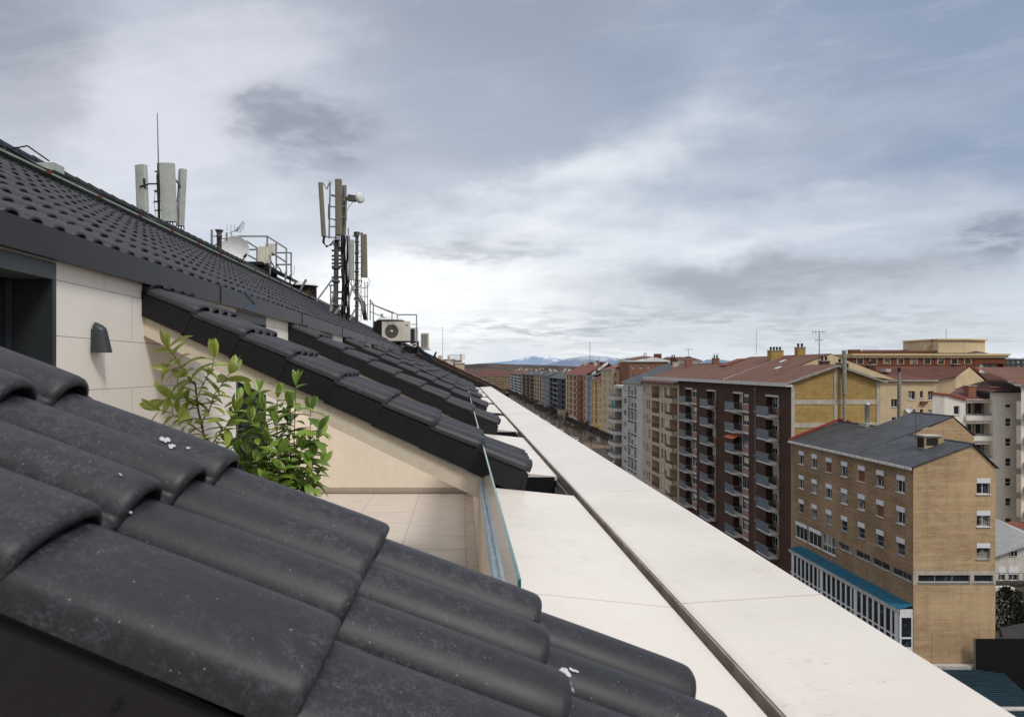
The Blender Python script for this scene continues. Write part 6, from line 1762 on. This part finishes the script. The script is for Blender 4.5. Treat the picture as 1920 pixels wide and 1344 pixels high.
pv=t.comb(t.math('DIVIDE',x,zc),t.math('DIVIDE',y,zc))
warp=t.noise(pv,1.1,2,.5,out=1)
pv2=t.vmath('ADD',pv,t.vmath('MULTIPLY',warp,(.5,.5,.5)))
big=t.noise(pv2,.42,3,.55); mid=t.noise(pv2,1.2,6,.58); fine=t.noise(pv2,3.6,6,.62)
base=t.ramp(z,[(0,(.66,.71,.76)),(.05,(.62,.67,.73)),(.14,(.58,.635,.705)),(.26,(.47,.515,.60)),(.40,(.34,.385,.47)),(.50,(.29,.33,.41)),(.64,(.6,.63,.68)),(1,(1.12,1.12,1.14))])  # last stops, overhead and out of view, brightened to light the scene
f=t.math('ADD',t.math('MULTIPLY',big,.42),t.math('ADD',t.math('MULTIPLY',mid,.38),t.math('MULTIPLY',fine,.20)))
# long streaks of the deck
stv=t.comb(t.math('MULTIPLY_ADD',a_,2.2,t.math('MULTIPLY',e_,3.0)),t.math('MULTIPLY_ADD',e_,16,t.math('MULTIPLY',a_,-3.5)))
st_=t.noise(stv,1.0,5,.6,dist=.8)
def tint(c,k,to,amt): return t.mix(t.math('MULTIPLY',k,amt),c,to)
def patch(c,b,to,amt,nz=None,lo=.36,hi=.62,keep=.35):
    n_=t.math('MULTIPLY_ADD',t.smooth(nz if nz is not None else mid,lo,hi),1-keep,keep)
    return tint(c,t.math('MULTIPLY',t.smooth(b,0.0,.85),n_),to,amt)
col=base
# broad light and dark regions
col=patch(col,blob(330,170,360,230,.25),(.68,.70,.765),.9,keep=.75)
col=patch(col,blob(820,330,330,150,.25),(.39,.42,.50),.6,keep=.7)
col=patch(col,blob(60,200,110,130,0),(.36,.37,.43),.6)
col=patch(col,blob(480,470,560,170,0),(.72,.745,.80),.75)
col=patch(col,blob(1720,150,620,300,0),(.21,.285,.42),.85,keep=.75)
col=patch(col,blob(760,10,420,120,0),(.33,.36,.44),.7)
col=patch(col,blob(1350,230,420,140,.15),(.36,.41,.50),.55)
col=patch(col,blob(0,10,200,150,0),(.27,.285,.34),.7)
col=patch(col,blob(1010,365,360,60,.42),(.84,.865,.90),.75)
col=patch(col,blob(1500,420,480,60,.08),(.74,.78,.83),.6)
col=patch(col,blob(830,555,360,95,0),(.98,.985,.99),1.0,keep=.75)
col=patch(col,blob(450,80,150,90,.2),(.74,.755,.80),.6,keep=.5)
col=patch(col,blob(1080,400,170,40,.3),(.86,.88,.91),.6)
col=patch(col,blob(1180,470,300,40,.05),(.82,.85,.89),.6)
# structure
f2=t.math('MULTIPLY_ADD',t.math('SUBTRACT',fine,mid),t.math('MULTIPLY_ADD',t.smooth(e_,.25,.10),.25,.0),t.math('MULTIPLY_ADD',t.math('SUBTRACT',mid,big),.45,big))
col=tint(col,t.smooth(f2,.49,.66),(.78,.81,.86),.24)
col=tint(col,t.smooth(f2,.50,.34),(.29,.33,.41),.22)
sk=t.smooth(e_,.03,.14)
col=tint(col,t.math('MULTIPLY',t.smooth(st_,.50,.68),sk),(.72,.75,.82),.12)
col=tint(col,t.math('MULTIPLY',t.smooth(st_,.50,.34),sk),(.30,.34,.42),.10)
# individual clouds
col=patch(col,blob(590,235,125,72,-.35),(.27,.285,.35),.85,fine,.32,.62,.25)
col=patch(col,blob(530,195,70,40,0),(.30,.31,.37),.6,fine,.34,.6,.1)
col=patch(col,blob(1440,530,360,46,.03),(.36,.385,.44),.95,mid,.34,.58,.5)
col=patch(col,blob(880,462,180,22,.04),(.42,.44,.49),.75,fine,.35,.6,.2)
col=patch(col,blob(1660,505,190,26,.0),(.36,.385,.44),.6,fine,.35,.6,.1)
col=patch(col,blob(1890,440,110,50,.3),(.24,.27,.34),.8,fine,.35,.6,.15)
col=patch(col,blob(1430,598,520,26,0),(.45,.475,.52),.75,fine,.38,.6,.1)
col=patch(col,blob(1080,608,260,9,0),(.42,.45,.50),.7,fine,.38,.6,.1)
col=patch(col,blob(1250,640,560,14,0),(.54,.575,.62),.75,fine,.38,.6,.1)
col=patch(col,blob(1760,640,260,22,0),(.48,.52,.58),.6,fine,.38,.6,.1)
col=patch(col,blob(1130,658,160,16,0),(.84,.86,.88),.8,fine,.42,.6,.1)
# unseen sky behind the viewer, tone set to shape the scene's light
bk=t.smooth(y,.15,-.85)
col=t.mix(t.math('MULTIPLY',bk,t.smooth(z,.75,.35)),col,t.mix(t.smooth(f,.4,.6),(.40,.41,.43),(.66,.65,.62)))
# dark below the horizon
col=t.mix(t.smooth(z,0.0,-.06),col,(.10,.095,.09))
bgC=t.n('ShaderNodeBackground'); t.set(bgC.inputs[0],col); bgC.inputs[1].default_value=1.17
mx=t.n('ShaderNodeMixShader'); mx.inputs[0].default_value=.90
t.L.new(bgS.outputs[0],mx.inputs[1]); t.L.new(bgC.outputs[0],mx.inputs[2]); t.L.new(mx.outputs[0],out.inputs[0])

w.cycles.sampling_method='MANUAL'; w.cycles.sample_map_resolution=256
sun=bpy.data.lights.new('sun','SUN'); sun.energy=2.1; sun.angle=radians(14); sun.color=(1,.95,.88)
so=bpy.data.objects.new('sun',sun); COL.objects.link(so)
az=radians(SUN_AZ); el=radians(SUN_EL)
dirv=Vector((sin(az)*cos(el),cos(az)*cos(el),sin(el)))
so.rotation_euler=dirv.to_track_quat('Z','Y').to_euler(); so.location=(5,-5,30)

# ------------------------------------------------------------------- camera
cam=bpy.data.cameras.new('camera'); co=bpy.data.objects.new('camera',cam); COL.objects.link(co)
cam.sensor_width=36; cam.lens=24; cam.clip_end=60000; cam.clip_start=.05
co.location=(0,0,0); co.rotation_euler=(radians(90),0,0)
cam.shift_x=(960-867)/1920; cam.shift_y=(691-672)/1920
cam.dof.use_dof=True; cam.dof.focus_distance=7; cam.dof.aperture_fstop=9
SC.camera=co
SC.render.engine='CYCLES'; SC.view_settings.view_transform='Standard'; SC.view_settings.look='None'; SC.view_settings.exposure=0
SC.render.resolution_x=1024; SC.render.resolution_y=716
SC.cycles.use_denoising=True; SC.cycles.max_bounces=8; SC.cycles.transparent_max_bounces=8
